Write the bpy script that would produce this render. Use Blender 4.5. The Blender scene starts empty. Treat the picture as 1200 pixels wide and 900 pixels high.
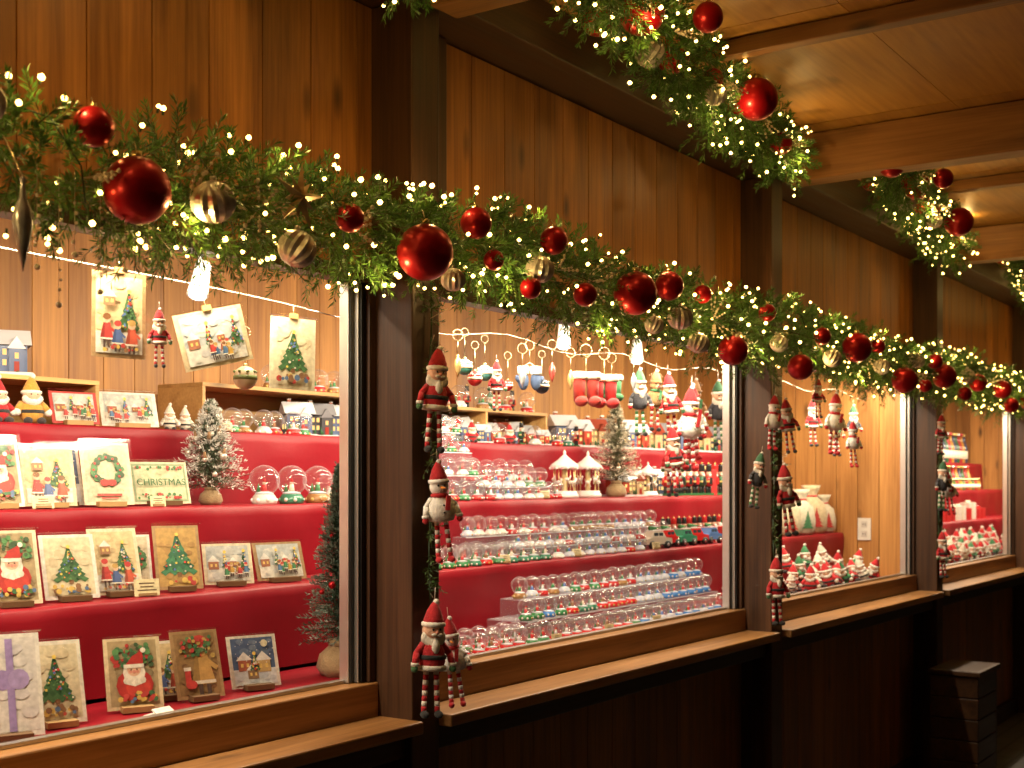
import bpy, math, random
import numpy as np
from mathutils import Matrix, Vector, Euler
random.seed(7); rng=np.random.default_rng(11)
S=bpy.context.scene
R=math.radians
def U(a,b): return random.uniform(a,b)

# ---------------------------------------------------------------- materials
def newmat(name):
    m=bpy.data.materials.new(name); m.use_nodes=True
    nt=m.node_tree; nt.nodes.clear()
    out=nt.nodes.new('ShaderNodeOutputMaterial')
    return m,nt,out
def N(nt,t,**k):
    n=nt.nodes.new(t)
    for a,b in k.items(): setattr(n,a,b)
    return n
def pr(nt,out,rough=.5,metal=0,**k):
    b=N(nt,'ShaderNodeBsdfPrincipled')
    b.inputs['Roughness'].default_value=rough; b.inputs['Metallic'].default_value=metal
    for a,v in k.items(): b.inputs[a.replace('_',' ')].default_value=v
    nt.links.new(b.outputs[0],out.inputs[0]); return b
def vcol_mat(name,rough=.6,metal=0,bump=0,bscale=60,var=.12,vscale=25,**k):
    m,nt,out=newmat(name); b=pr(nt,out,rough,metal,**k); L=nt.links
    at=N(nt,'ShaderNodeAttribute',attribute_name='Col')
    tc=N(nt,'ShaderNodeTexCoord')
    no=N(nt,'ShaderNodeTexNoise'); no.inputs['Scale'].default_value=vscale; no.inputs['Detail'].default_value=4
    L.new(tc.outputs['Object'],no.inputs['Vector'])
    mr=N(nt,'ShaderNodeMapRange'); mr.inputs['To Min'].default_value=1-var*1.6; mr.inputs['To Max'].default_value=1+var*1.6
    L.new(no.outputs['Fac'],mr.inputs['Value'])
    mx=N(nt,'ShaderNodeVectorMath',operation='SCALE')
    L.new(at.outputs['Color'],mx.inputs[0]); L.new(mr.outputs[0],mx.inputs['Scale'])
    L.new(mx.outputs[0],b.inputs['Base Color'])
    if bump:
        n2=N(nt,'ShaderNodeTexNoise'); n2.inputs['Scale'].default_value=bscale; n2.inputs['Detail'].default_value=5
        L.new(tc.outputs['Object'],n2.inputs['Vector'])
        bp=N(nt,'ShaderNodeBump'); bp.inputs['Strength'].default_value=bump; bp.inputs['Distance'].default_value=.003
        L.new(n2.outputs['Fac'],bp.inputs['Height']); L.new(bp.outputs[0],b.inputs['Normal'])
    return m
def wood(name,dark,light,axis='z',rough=.5,knots=.8,g=14):
    m,nt,out=newmat(name); b=pr(nt,out,rough); L=nt.links
    tc=N(nt,'ShaderNodeTexCoord'); at=N(nt,'ShaderNodeAttribute',attribute_name='Col')
    sc=N(nt,'ShaderNodeVectorMath',operation='SCALE'); sc.inputs['Scale'].default_value=13.
    L.new(at.outputs['Color'],sc.inputs[0])
    ad=N(nt,'ShaderNodeVectorMath',operation='ADD'); L.new(tc.outputs['Object'],ad.inputs[0]); L.new(sc.outputs[0],ad.inputs[1])
    def mp(a,c):
        q=N(nt,'ShaderNodeMapping'); s=[c]*3; s['xyz'.index(axis)]=a; q.inputs['Scale'].default_value=s
        L.new(ad.outputs[0],q.inputs['Vector']); return q
    m1=mp(1.1,g); n1=N(nt,'ShaderNodeTexNoise'); n1.inputs['Scale'].default_value=1; n1.inputs['Detail'].default_value=6; n1.inputs['Roughness'].default_value=.6; n1.inputs['Distortion'].default_value=.8
    L.new(m1.outputs[0],n1.inputs['Vector'])
    m2=mp(3.,g*9); n2=N(nt,'ShaderNodeTexNoise'); n2.inputs['Scale'].default_value=1; n2.inputs['Detail'].default_value=4
    L.new(m2.outputs[0],n2.inputs['Vector'])
    m3=mp(2.6,7); vo=N(nt,'ShaderNodeTexVoronoi'); vo.inputs['Scale'].default_value=1; vo.inputs['Randomness'].default_value=1
    L.new(m3.outputs[0],vo.inputs['Vector'])
    mk=N(nt,'ShaderNodeMapRange'); mk.inputs['From Min'].default_value=.05; mk.inputs['From Max'].default_value=.16; mk.inputs['To Min'].default_value=1-knots; mk.inputs['To Max'].default_value=1
    L.new(vo.outputs['Distance'],mk.inputs['Value'])
    ma=N(nt,'ShaderNodeMath',operation='MULTIPLY_ADD'); ma.inputs[1].default_value=.35
    L.new(n2.outputs['Fac'],ma.inputs[0])
    mm=N(nt,'ShaderNodeMath',operation='MULTIPLY'); mm.inputs[1].default_value=.65; L.new(n1.outputs['Fac'],mm.inputs[0]); L.new(mm.outputs[0],ma.inputs[2])
    cr=N(nt,'ShaderNodeValToRGB'); e=cr.color_ramp.elements
    e[0].position=.33; e[0].color=(*dark,1); e[1].position=.64; e[1].color=(*light,1)
    L.new(ma.outputs[0],cr.inputs[0])
    sp=N(nt,'ShaderNodeSeparateXYZ'); L.new(at.outputs['Color'],sp.inputs[0])
    tr=N(nt,'ShaderNodeMapRange'); tr.inputs['To Min'].default_value=.76; tr.inputs['To Max'].default_value=1.15
    L.new(sp.outputs[1],tr.inputs['Value'])
    tm=N(nt,'ShaderNodeMath',operation='MULTIPLY'); L.new(tr.outputs[0],tm.inputs[0]); L.new(mk.outputs[0],tm.inputs[1])
    fs=N(nt,'ShaderNodeVectorMath',operation='SCALE'); L.new(cr.outputs[0],fs.inputs[0]); L.new(tm.outputs[0],fs.inputs['Scale'])
    L.new(fs.outputs[0],b.inputs['Base Color'])
    rr=N(nt,'ShaderNodeMapRange'); rr.inputs['To Min'].default_value=rough-.12; rr.inputs['To Max'].default_value=rough+.2
    L.new(n1.outputs['Fac'],rr.inputs['Value']); L.new(rr.outputs[0],b.inputs['Roughness'])
    bp=N(nt,'ShaderNodeBump'); bp.inputs['Strength'].default_value=.3; bp.inputs['Distance'].default_value=.002
    L.new(ma.outputs[0],bp.inputs['Height']); L.new(bp.outputs[0],b.inputs['Normal'])
    return m
def emis(name,col,st,sample=True):
    m,nt,out=newmat(name); e=N(nt,'ShaderNodeEmission'); e.inputs[0].default_value=(*col,1); e.inputs[1].default_value=st
    nt.links.new(e.outputs[0],out.inputs[0])
    if not sample: m.cycles.emission_sampling='NONE'
    return m
def thin_glass(name,tint,base=.04,edge=.5,rough=.03,haze=0.,rim=0.):
    m,nt,out=newmat(name); L=nt.links
    t=N(nt,'ShaderNodeBsdfTransparent'); t.inputs[0].default_value=(*tint,1)
    g=N(nt,'ShaderNodeBsdfGlossy'); g.inputs['Roughness'].default_value=rough
    f=N(nt,'ShaderNodeLayerWeight'); f.inputs[0].default_value=.5
    p=N(nt,'ShaderNodeMath',operation='POWER'); p.inputs[1].default_value=3.; L.new(f.outputs['Facing'],p.inputs[0])
    mu=N(nt,'ShaderNodeMath',operation='MULTIPLY_ADD'); mu.inputs[1].default_value=edge; mu.inputs[2].default_value=base; mu.use_clamp=True
    L.new(p.outputs[0],mu.inputs[0])
    x=N(nt,'ShaderNodeMixShader'); L.new(mu.outputs[0],x.inputs[0]); L.new(t.outputs[0],x.inputs[1]); L.new(g.outputs[0],x.inputs[2])
    if haze or rim:
        d=N(nt,'ShaderNodeBsdfDiffuse'); d.inputs[0].default_value=(.9,.93,1,1)
        h=N(nt,'ShaderNodeMath',operation='MULTIPLY_ADD'); h.inputs[1].default_value=rim; h.inputs[2].default_value=haze; L.new(p.outputs[0],h.inputs[0])  # rim mixes in pale diffuse at grazing angles to imitate bright edge reflections
        y=N(nt,'ShaderNodeMixShader'); L.new(h.outputs[0],y.inputs[0]); L.new(x.outputs[0],y.inputs[1]); L.new(d.outputs[0],y.inputs[2]); L.new(y.outputs[0],out.inputs[0])
    else: L.new(x.outputs[0],out.inputs[0])
    return m
M={}
M['plank']=wood('plank_wood_material',(.15,.048,.0075),(.43,.165,.03),'z',.42)
M['plankin']=wood('interior_plank_material',(.26,.1,.02),(.52,.25,.065),'z',.5)
M['darkz']=wood('dark_post_material',(.022,.009,.004),(.1,.04,.014),'z',.42,.4)
M['darkx']=wood('dark_rail_material',(.018,.007,.003),(.08,.031,.010),'x',.42,.4)
M['sill']=wood('sill_wood_material',(.17,.068,.017),(.46,.225,.075),'x',.38,.6)
M['ply']=wood('ceiling_wood_material',(.3,.125,.022),(.52,.26,.055),'x',.5,.4,6)
M['beam']=wood('beam_wood_material',(.15,.06,.014),(.36,.16,.042),'y',.5,.7)
M['pine']=wood('light_pine_material',(.4,.21,.065),(.66,.4,.14),'x',.5,.6)
M['matte']=vcol_mat('painted_matte_material',.6)
M['paper']=vcol_mat('printed_paper_material',.5,var=.3,vscale=85,bump=.05)
M['gloss']=vcol_mat('glazed_ceramic_material',.18,var=.08)
M['fabric']=vcol_mat('knit_fabric_material',.9,bump=.9,bscale=260,var=.25,vscale=60,Sheen_Weight=.15)
M['cloth']=vcol_mat('red_tablecloth_material',.45,bump=.6,bscale=12,var=.26,vscale=4,Specular_IOR_Level=.3)
M['metal']=vcol_mat('brushed_metal_material',.28,1,var=.1)
M['bauble']=vcol_mat('matte_bauble_material',.33,.6,var=.05,vscale=30,Coat_Weight=.15,Coat_Roughness=.25)
M['silver']=vcol_mat('mercury_glass_material',.25,.5,var=.35,vscale=60)
M['alu']=vcol_mat('aluminium_frame_material',.35,.9,var=.05)
M['needle']=vcol_mat('pine_needle_material',.42,var=.2,vscale=30)
M['glass']=thin_glass('globe_glass_material',(1,1,1),.06,.5,.03,.02,.3)
M['acryl']=thin_glass('acrylic_material',(.96,.98,1),.05,.45,.08,.04,.1)
M['sleeve']=thin_glass('plastic_sleeve_material',(1,1,1),.035,.45,.1)
M['bulb']=emis('fairy_bulb_material',(1,.62,.15),18,False)
M['led']=emis('lamp_and_fill_material',(1,.9,.72),9,False)  # glow of strip tubes, spot heads and the added front fill bars
M['win']=emis('toy_window_material',(1,.6,.2),1.6,False)
def ground_mat():
    m,nt,out=newmat('paving_material'); b=pr(nt,out,.55); L=nt.links
    tc=N(nt,'ShaderNodeTexCoord'); br=N(nt,'ShaderNodeTexBrick'); br.inputs['Scale'].default_value=2.2
    br.inputs['Color1'].default_value=(.05,.045,.04,1); br.inputs['Color2'].default_value=(.075,.066,.058,1); br.inputs['Mortar'].default_value=(.02,.018,.016,1)
    L.new(tc.outputs['Object'],br.inputs['Vector'])
    no=N(nt,'ShaderNodeTexNoise'); no.inputs['Scale'].default_value=60; L.new(tc.outputs['Object'],no.inputs['Vector'])
    mx=N(nt,'ShaderNodeMix',data_type='RGBA',blend_type='OVERLAY'); mx.inputs[0].default_value=.6
    L.new(br.outputs[0],mx.inputs[6]); L.new(no.outputs[1],mx.inputs[7]); L.new(mx.outputs[2],b.inputs['Base Color'])
    bp=N(nt,'ShaderNodeBump'); bp.inputs['Strength'].default_value=.4; L.new(no.outputs[0],bp.inputs['Height']); L.new(bp.outputs[0],b.inputs['Normal'])
    return m
M['ground']=ground_mat()

# ---------------------------------------------------------------- mesh builder
class MB:
    def __init__(s): s.v=[];s.f=[];s.m=[];s.c=[];s.s=[]
    def add(s,vs,fs,mat,col,sm=False):
        o=len(s.v); s.v+= [tuple(v) for v in vs]
        for f in fs:
            s.f.append([i+o for i in f]); s.m.append(mat); s.c.append(col); s.s.append(sm)
    def box(s,c,d,mat,col=(.5,.5,.5),rot=None):
        x,y,z=[k/2 for k in d]
        vs=[Vector((i*x,j*y,k*z)) for i in(-1,1) for j in(-1,1) for k in(-1,1)]
        if rot: 
            e=Euler(rot).to_matrix(); vs=[e@v for v in vs]
        vs=[v+Vector(c) for v in vs]
        s.add(vs,[(0,1,3,2),(4,6,7,5),(0,4,5,1),(2,3,7,6),(0,2,6,4),(1,5,7,3)],mat,col)
    def b2(s,x0,x1,y0,y1,z0,z1,mat,col=None):
        if col is None: col=(U(0,1),U(0,1),U(0,1))
        s.box(((x0+x1)/2,(y0+y1)/2,(z0+z1)/2),(x1-x0,y1-y0,z1-z0),mat,col)
    def lathe(s,pr_,c=(0,0,0),mat='matte',col=(.5,.5,.5),seg=16,rot=None,rib=0,sc=(1,1,1)):
        e=Euler(rot).to_matrix() if rot else Matrix.Identity(3)
        vs=[];fs=[];n=len(pr_)
        for (r,z) in pr_:
            for i in range(seg):
                a=2*math.pi*i/seg; rr=r*(1-(rib if i%2 else 0))
                vs.append(e@Vector((rr*math.cos(a)*sc[0],rr*math.sin(a)*sc[1],z*sc[2]))+Vector(c))
        for j in range(n-1):
            for i in range(seg):
                k=(i+1)%seg; fs.append((j*seg+i,j*seg+k,(j+1)*seg+k,(j+1)*seg+i))
        if pr_[0][0]>1e-4: fs.append(tuple(range(seg))[::-1])
        if pr_[-1][0]>1e-4: fs.append(tuple((n-1)*seg+i for i in range(seg)))
        s.add(vs,fs,mat,col,not rib or rib<.1)
    def sph(s,c,r,mat,col,sc=(1,1,1),seg=14,rg=9,rot=None,rib=0):
        p=[(max(r*math.sin(math.pi*j/rg),1e-5),-r*math.cos(math.pi*j/rg)) for j in range(rg+1)]
        s.lathe(p,c,mat,col,seg,rot,rib,sc)
    def cone(s,a,b,r0,r1,mat,col,seg=8):
        a=Vector(a);b=Vector(b);d=b-a
        if d.length<1e-6: return
        q=d.to_track_quat('Z','Y').to_euler()
        s.lathe([(max(r0,1e-5),0),(max(r1,1e-5),d.length)],a,mat,col,seg,q)
    def tube(s,pts,r,mat,col,seg=6):
        for a,b in zip(pts[:-1],pts[1:]): s.cone(a,b,r,r,mat,col,seg)
    def poly(s,pts,mat,col): s.add(pts,[tuple(range(len(pts)))],mat,col)
    def mesh(s,name):
        me=bpy.data.meshes.new(name); me.from_pydata(s.v,[],s.f)
        keys=[]; [keys.append(k) for k in s.m if k not in keys]
        for k in keys: me.materials.append(M[k])
        idx={k:i for i,k in enumerate(keys)}
        me.polygons.foreach_set('material_index',[idx[k] for k in s.m])
        me.polygons.foreach_set('use_smooth',s.s)
        at=me.color_attributes.new('Col','FLOAT_COLOR','CORNER')
        a=[]
        for f,c in zip(s.f,s.c): a+= [c[0],c[1],c[2],1.0]*len(f)
        at.data.foreach_set('color',a); me.update(); return me
def obj(name,me,loc=(0,0,0),rot=(0,0,0),sc=1,parent=None,bevel=0):
    if isinstance(me,MB): me=me.mesh(name)
    o=bpy.data.objects.new(name,me); S.collection.objects.link(o)
    o.location=loc; o.rotation_euler=rot; o.scale=(sc,sc,sc) if not isinstance(sc,tuple) else sc
    if parent: o.parent=parent
    if bevel:
        b=o.modifiers.new('bevel','BEVEL'); b.width=bevel; b.segments=2; b.limit_method='ANGLE'
    return o
def empty(name,loc=(0,0,0)):
    o=bpy.data.objects.new(name,None); S.collection.objects.link(o); o.location=loc; o.empty_display_size=.1; return o

def needles(name,P,D,Ls,nn,nl,nw,ca,cb,tipc=None,tipf=.6,spread=.85):
    P=np.asarray(P);D=np.asarray(D);Ls=np.asarray(Ls); n=len(P)
    D=D/np.linalg.norm(D,axis=1,keepdims=True)
    t=np.linspace(.03,1,nn)[None,:]+rng.uniform(-.02,.02,(n,nn))
    droop=np.zeros((n,nn,3)); droop[...,2]=-(t**2)*Ls[:,None]*.18
    base=P[:,None,:]+D[:,None,:]*(Ls[:,None]*t)[...,None]+droop
    rv=rng.normal(size=(n,nn,3)); rv-= (rv*D[:,None,:]).sum(-1,keepdims=True)*D[:,None,:]
    rv/=np.linalg.norm(rv,axis=-1,keepdims=True)
    nd=D[:,None,:]*.62+rv*spread*(1.05-.55*t[...,None]); nd/=np.linalg.norm(nd,axis=-1,keepdims=True)
    ln=nl*rng.uniform(.7,1.15,(n,nn))*(1.05-.3*t)
    w=np.cross(nd,rng.normal(size=(n,nn,3))); w/=np.linalg.norm(w,axis=-1,keepdims=True); w*=nw/2
    tip=base+nd*ln[...,None]; mid=base+nd*(ln*.55)[...,None]
    V=np.stack([base,mid+w,tip,mid-w],axis=2).reshape(-1,3)
    mixv=rng.random((n,1))*.6+rng.random((n,nn))*.4
    C=np.array(ca)*(1-mixv[...,None])+np.array(cb)*mixv[...,None]
    C=C*np.ones((n,nn,1))
    if tipc is not None:
        k=(t>tipf)|(rng.random((n,nn))<.12); k=k&(rng.random((n,1))<.8)
        C[k]=np.array(tipc)*rng.uniform(.75,1.,(k.sum(),1))
    F=np.arange(len(V)).reshape(-1,4)
    a=P; b=P+D*Ls[:,None]*.97; b[:,2]-=Ls*.16
    sw=np.cross(D,rng.normal(size=(n,3))); sw/=np.linalg.norm(sw,axis=1,keepdims=True); sw*=.0012
    SV=np.stack([a-sw,a+sw,b+sw*.5,b-sw*.5],1).reshape(-1,3); SF=np.arange(len(SV)).reshape(-1,4)+len(V)
    VV=np.concatenate([V,SV]); FF=np.concatenate([F,SF])
    CC=np.concatenate([C.reshape(-1,3),np.tile([[.06,.04,.015]],(n,1))])
    me=bpy.data.meshes.new(name); me.from_pydata(VV.tolist(),[],FF.tolist()); me.materials.append(M['needle'])
    at=me.color_attributes.new('Col','FLOAT_COLOR','CORNER')
    c4=np.ones((len(FF),4,4)); c4[...,:3]=CC[:,None,:]; at.data.foreach_set('color',c4.ravel()); me.update()
    return me

# ---------------------------------------------------------------- ground
mb=MB(); mb.add([(-200,-200,0),(200,-200,0),(200,200,0),(-200,200,0)],[(0,1,2,3)],'ground',(.5,.5,.5)); obj('ground',mb)

# ---------------------------------------------------------------- stalls
B=2.12; P0=2.34
def stall(i):
    x0=P0+B*(i-1); xa=x0-B
    e=empty('wooden_market_stall',(0,0,0))
    L=xa+.105; Rr=x0
    p=MB(); p.b2(x0,x0+.105,-.12,.06,0,2.632,'darkz'); p.b2(x0+.107,x0+.27,-.018,.0,2.09,2.63,'darkz')
    obj('post',p,parent=e,bevel=.004)
    w=MB(); x=L
    while x<Rr-.01:
        wd=min(.15*U(.97,1.03),Rr-x); w.b2(x,x+wd-.002,0.002,.02,2.005,2.63,'plank'); x+=wd
    obj('upper_plank_wall',w,parent=e,bevel=.0016)
    k=MB(); k.b2(xa+.1,x0+.005,.022,.04,1.995,2.66,'darkz'); k.b2(L,Rr,-.006,.05,1.972,2.003,'darkx'); obj('header_and_light_block',k,parent=e)  # header strip, plus a board added behind the planks to block interior light
    w=MB(); x=L
    while x<Rr-.01:
        wd=min(.15*U(.97,1.03),Rr-x); w.b2(x,x+wd-.002,0.0,.02,.0,.84,'plank'); x+=wd
    w.b2(L-.01,Rr+.01,.022,.04,0,.9,'darkx'); w.b2(L,Rr,-.03,.03,.0,.1,'darkx')
    obj('lower_plank_wall',w,parent=e,bevel=.0016)
    s=MB(); s.b2(L,Rr,-.155,-.02,.912,.942,'sill'); s.b2(L,Rr,-.10,-.0,.85,.91,'darkx'); s.b2(L,Rr,-.018,.085,.93,1.022,'sill')
    s.b2(L,Rr,.0,.04,.843,.928,'darkx')
    obj('counter_ledge',s,parent=e,bevel=.004)
    f=MB(); xr=x0; zt=1.97
    f.b2(xr-.024,xr-.002,-.01,.06,1.024,zt,'darkz')
    f.b2(xr-.041,xr-.026,.0,.05,1.024,zt,'alu',(.035,.035,.035)); f.b2(xr-.047,xr-.042,.006,.05,1.024,zt,'alu',(.6,.58,.54))
    f.b2(xr-.060,xr-.048,.018,.05,1.024,zt,'alu',(.1,.1,.1)); f.b2(xr-.066,xr-.061,.02,.048,1.024,zt,'alu',(.7,.68,.65))
    f.b2(L,L+.035,.0,.06,1.024,zt,'darkz'); f.b2(L+.037,L+.055,.01,.05,1.024,zt,'alu',(.6,.58,.55))
    f.b2(L+.056,xr-.068,.03,.05,1.023,1.031,'alu',(.5,.48,.45))
    obj('window_frame',f,parent=e,bevel=.001)
for i in range(0,6): stall(i)

def shell(xa,xb):
    e=empty('stall_interior')
    w=MB(); x=xa
    while x<xb:
        wd=min(.12*U(.95,1.05),xb-x+.001); w.b2(x,x+wd-.002,1.2,1.22,.0,2.3,'plankin'); x+=wd
    w.b2(xa,xb,1.222,1.24,0,2.32,'darkx')
    y=.065
    while y<1.195:
        w.b2(xa,xa+.02,y,y+.112,0,2.3,'plankin'); w.b2(xb-.02,xb,y,y+.112,0,2.3,'plankin'); y+=.115
    w.b2(xa-.005,xa-.001,.06,1.22,0,2.3,'darkx'); 
    obj('interior_wall',w,parent=e,bevel=.0015)
    c=MB(); y=.045
    while y<1.19:
        c.b2(xa,xb,y,y+.137,2.3,2.318,'ply'); y+=.14
    obj('interior_ceiling',c,parent=e)
    st=MB(); col=(.25,.0045,.013)
    lev=[(.07,.37,1.006),(.37,.57,1.23),(.57,.77,1.435),(.77,1.19,1.645)]
    for (ya,yb,z) in lev:
        n=int((xb-xa)/.05)
        vs=[];fs=[]
        prof=[(yb,z),(ya+.02,z),(ya+.006,z-.001),(ya,z-.007),(ya-.001,z-.03),(ya,z-.08),(ya+.001,z-.14),(ya+.0,z-.215)]
        for j in range(n+1):
            X=xa+.022+(xb-xa-.044)*j/n
            for k,(yy,zz) in enumerate(prof):
                d=.004*math.sin(X*9+k*.8+z*20)*(k>3)*(k-3)*.6+.003*math.sin(X*23+z*9)*(k>3)
                vs.append((X,yy+d,zz+(.0008*math.sin(X*31+z*7) if k<3 else 0)))
        q=len(prof)
        for j in range(n):
            for k in range(q-1): fs.append((j*q+k,j*q+k+1,(j+1)*q+k+1,(j+1)*q+k))
        st.add(vs,fs,'cloth',col,True)
    obj('display_tablecloth',st,parent=e)
shell(-1.6,6.6); shell(6.66,11.0)

# canopy
e=empty('wooden_canopy')
c=MB(); y=-3.2
while y<-.0:
    x=-2.
    while x<13:
        xe=x+B/2*1.0
        c.b2(x+.002,xe-.002,y,y+.598,2.77,2.788,'ply'); x=xe
    y+=.6
obj('ceiling_board',c,parent=e)
c=MB(); c.b2(-2.2,13.2,-3.4,1.5,2.79,2.86,'darkx'); obj('roof_deck',c,parent=e)
c=MB(); c.b2(-2,13,-.17,.06,2.634,2.768,'darkx'); c.b2(-2,13,-3.2,-3.05,2.6,2.768,'darkx'); obj('wall_plate',c,parent=e,bevel=.004)
c=MB()
for i in range(-1,6):
    x0=P0+B*(i-1); c.b2(x0+.002,x0+.103,-3.04,-.172,2.6,2.767,'beam'); c.b2(x0+B/2-.02,x0+B/2+.03,-3.04,-.172,2.72,2.767,'beam')
    c.b2(x0,x0+.11,-3.2,-3.08,0,2.598,'darkz')
obj('cross_beams',c,parent=e,bevel=.004)

# ---------------------------------------------------------------- garlands
RED=(.42,.006,.012)
def bauble(mb,c,r,col=RED,mat='bauble'):
    mb.sph(c,r,mat,col,seg=28,rg=18); mb.cone((c[0],c[1],c[2]+r*.96),(c[0],c[1],c[2]+r*1.16),r*.16,r*.15,'metal',(.7,.55,.25),10)
    mb.tube([(c[0],c[1],c[2]+r*1.14),(c[0]+.003,c[1]+.01,c[2]+r*1.5)],.0012,'metal',(.6,.5,.3))
def ribbed(mb,c,r,tilt=.3):
    mb.sph(c,r,'silver',(.85,.8,.7),seg=26,rg=14,rib=.14,rot=(tilt,U(-.6,.6),0),sc=(1,1,.92))
    mb.cone((c[0],c[1],c[2]+r*.9),(c[0],c[1],c[2]+r*1.12),r*.15,r*.15,'metal',(.6,.55,.45),10)
def garland(name,path,rad,dens,bulbs,baub,rib,lights,lw,berries=True,nw=.0031):
    e=empty(name)
    path=[Vector(p) for p in path]
    seg=[(b-a).length for a,b in zip(path[:-1],path[1:])]; tot=sum(seg)
    def at(s):
        for a,b,l in zip(path[:-1],path[1:],seg):
            if s<=l: return a.lerp(b,s/l),(b-a).normalized()
            s-=l
        return path[-1],(path[-1]-path[-2]).normalized()
    P=[];D=[];Ls=[]
    for _ in range(int(tot*dens)):
        s=U(0,tot); p,t=at(s)
        a=U(0,2*math.pi); n1=t.cross(Vector((0,0,1))).normalized(); n2=t.cross(n1)
        r=n1*math.cos(a)+n2*math.sin(a)
        lump=1+.18*math.sin(s*5.3)+.16*math.sin(s*13.1+1)
        d=(r*U(.7,1.2)+t*U(-.9,.9)+Vector((0,0,U(0,.25)))).normalized()
        P.append(p+r*U(.1,.62)*rad+t*U(-.02,.02)); D.append(d); Ls.append(rad*U(.35,.72)*lump)
    me=needles('garland_needles',P,D,Ls,48,.025,nw,(.022,.09,.02),(.14,.3,.045),spread=.88)
    obj('needles',me,parent=e)
    m=MB()
    phi=(1+5**.5)/2
    ico=[Vector(v).normalized() for v in [(-1,phi,0),(1,phi,0),(-1,-phi,0),(1,-phi,0),(0,-1,phi),(0,1,phi),(0,-1,-phi),(0,1,-phi),(phi,0,-1),(phi,0,1),(-phi,0,-1),(-phi,0,1)]]
    icf=[(0,11,5),(0,5,1),(0,1,7),(0,7,10),(0,10,11),(1,5,9),(5,11,4),(11,10,2),(10,7,6),(7,1,8),(3,9,4),(3,4,2),(3,2,6),(3,6,8),(3,8,9),(4,9,5),(2,4,11),(6,2,10),(8,6,7),(9,8,1)]
    for _ in range(int(tot*bulbs)):
        s=U(0,tot); p,t=at(s); a=U(0,2*math.pi)
        n1=t.cross(Vector((0,0,1))).normalized(); n2=t.cross(n1)
        r=n1*math.cos(a)+n2*math.sin(a); q=p+r*rad*U(.6,1.05)
        k=U(.0036,.0064)
        m.add([q+v*k for v in ico],icf,'bulb',(1,1,1),True)
        m.cone(q,q-r*.012,.0028,.0022,'matte',(.02,.05,.02),5)
    cab=[]
    for j in range(int(tot*22)):
        p,t=at(j/22); a=j*.9; n1=t.cross(Vector((0,0,1))).normalized(); n2=t.cross(n1)
        cab.append(p+(n1*math.cos(a)+n2*math.sin(a))*rad*.6)
    m.tube(cab,.0016,'matte',(.02,.05,.02),5)
    obj('fairy_lights',m,parent=e)
    m=MB()
    for b in baub: bauble(m,b[:3],b[3])
    for b in rib: ribbed(m,b[:3],b[3])
    obj('baubles',m,parent=e)
    if berries:
        m=MB()
        for _ in range(int(tot*3.4)):
            s=U(0,tot); p,t=at(s); base=p+Vector((0,-rad*.6,-rad*.2))
            d0=Vector((U(-.8,.8),U(-1,-.2),U(-1,.7))).normalized()
            for k in range(5):
                d=(d0+Vector((U(-.5,.5),U(-.5,.5),U(-.5,.5)))).normalized(); l=U(.05,.11)
                m.tube([base,base+d*l],.0007,'metal',(.6,.5,.3),4)
                for h in range(4):
                    m.sph(base+d*(l*(.4+.2*h)),U(.003,.0045),'gloss',(.78,.68,.5),seg=8,rg=5)
        obj('pearl_sprays',m,parent=e)
    n=int(tot*lights)
    for j in range(n):
        p,t=at((j+.5)*tot/n+U(-.05,.05)); a=[.9,-.7,2.2,-2.4][j%4]+U(-.4,.4)
        l=bpy.data.lights.new('bulb_light','POINT'); l.energy=lw; l.color=(1,.62,.2); l.shadow_soft_size=.006
        o=bpy.data.objects.new('bulb_light',l); S.collection.objects.link(o); o.parent=e
        o.location=p+Vector((0,-rad*1.0*abs(math.cos(a)),rad*1.1*math.sin(a)))
    return e
fb=[(1.339,-.26,2.078,.033),(1.41,-.28,1.985,.056),(1.93,-.29,2.026,.029),(2.135,-.32,1.985,.060),(2.36,-.29,2.087,.036),(2.43,-.29,2.014,.024),(2.69,-.29,2.099,.035),(2.84,-.29,1.983,.031),(3.09,-.3,2.016,.060),(3.31,-.29,2.064,.042),(3.77,-.28,1.918,.048),(4.02,-.29,2.064,.03),(4.34,-.28,1.906,.046),(4.9,-.29,2.023,.058),(5.5,-.29,1.936,.056),(6.1,-.29,1.992,.056),(5.95,-.29,2.05,.035),(7.2,-.29,1.995,.05),(7.4,-.29,1.92,.042),(8.2,-.29,2.0,.05),(.9,-.3,2.02,.05),(.4,-.29,2.06,.04),(4.5,-.3,2.03,.032),(5.8,-.29,1.93,.03),(6.7,-.29,2.0,.045),(7.8,-.29,1.96,.045),(3.55,-.28,2.07,.028),(5.15,-.29,2.05,.03),(6.45,-.29,1.93,.035),(2.57,-.3,1.965,.026)]
fr=[(1.56,-.3,1.990,.040),(1.77,-.3,1.94,.038),(2.61,-.3,2.016,.036),(3.38,-.29,1.98,.038),(3.5,-.29,1.917,.034),(4.63,-.29,1.96,.036),(5.2,-.29,1.97,.035),(6.5,-.29,2.02,.04),(1.12,-.29,2.06,.034),(2.26,-.3,1.945,.028),(4.12,-.29,1.97,.032),(5.68,-.29,2.03,.034),(3.2,-.3,1.94,.028)]
path=[]
for j in range(54):
    x=-.9+j*.21
    path.append((x,-.17,2.045+.018*math.sin(x*3.1)+.014*math.sin(x*7.3+1)-.012*(x>4)))
g=garland('christmas_garland',path,.14,420,100,fb,fr,4,.76)
m=MB()
c=Vector((1.75,-.325,2.03))
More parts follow.
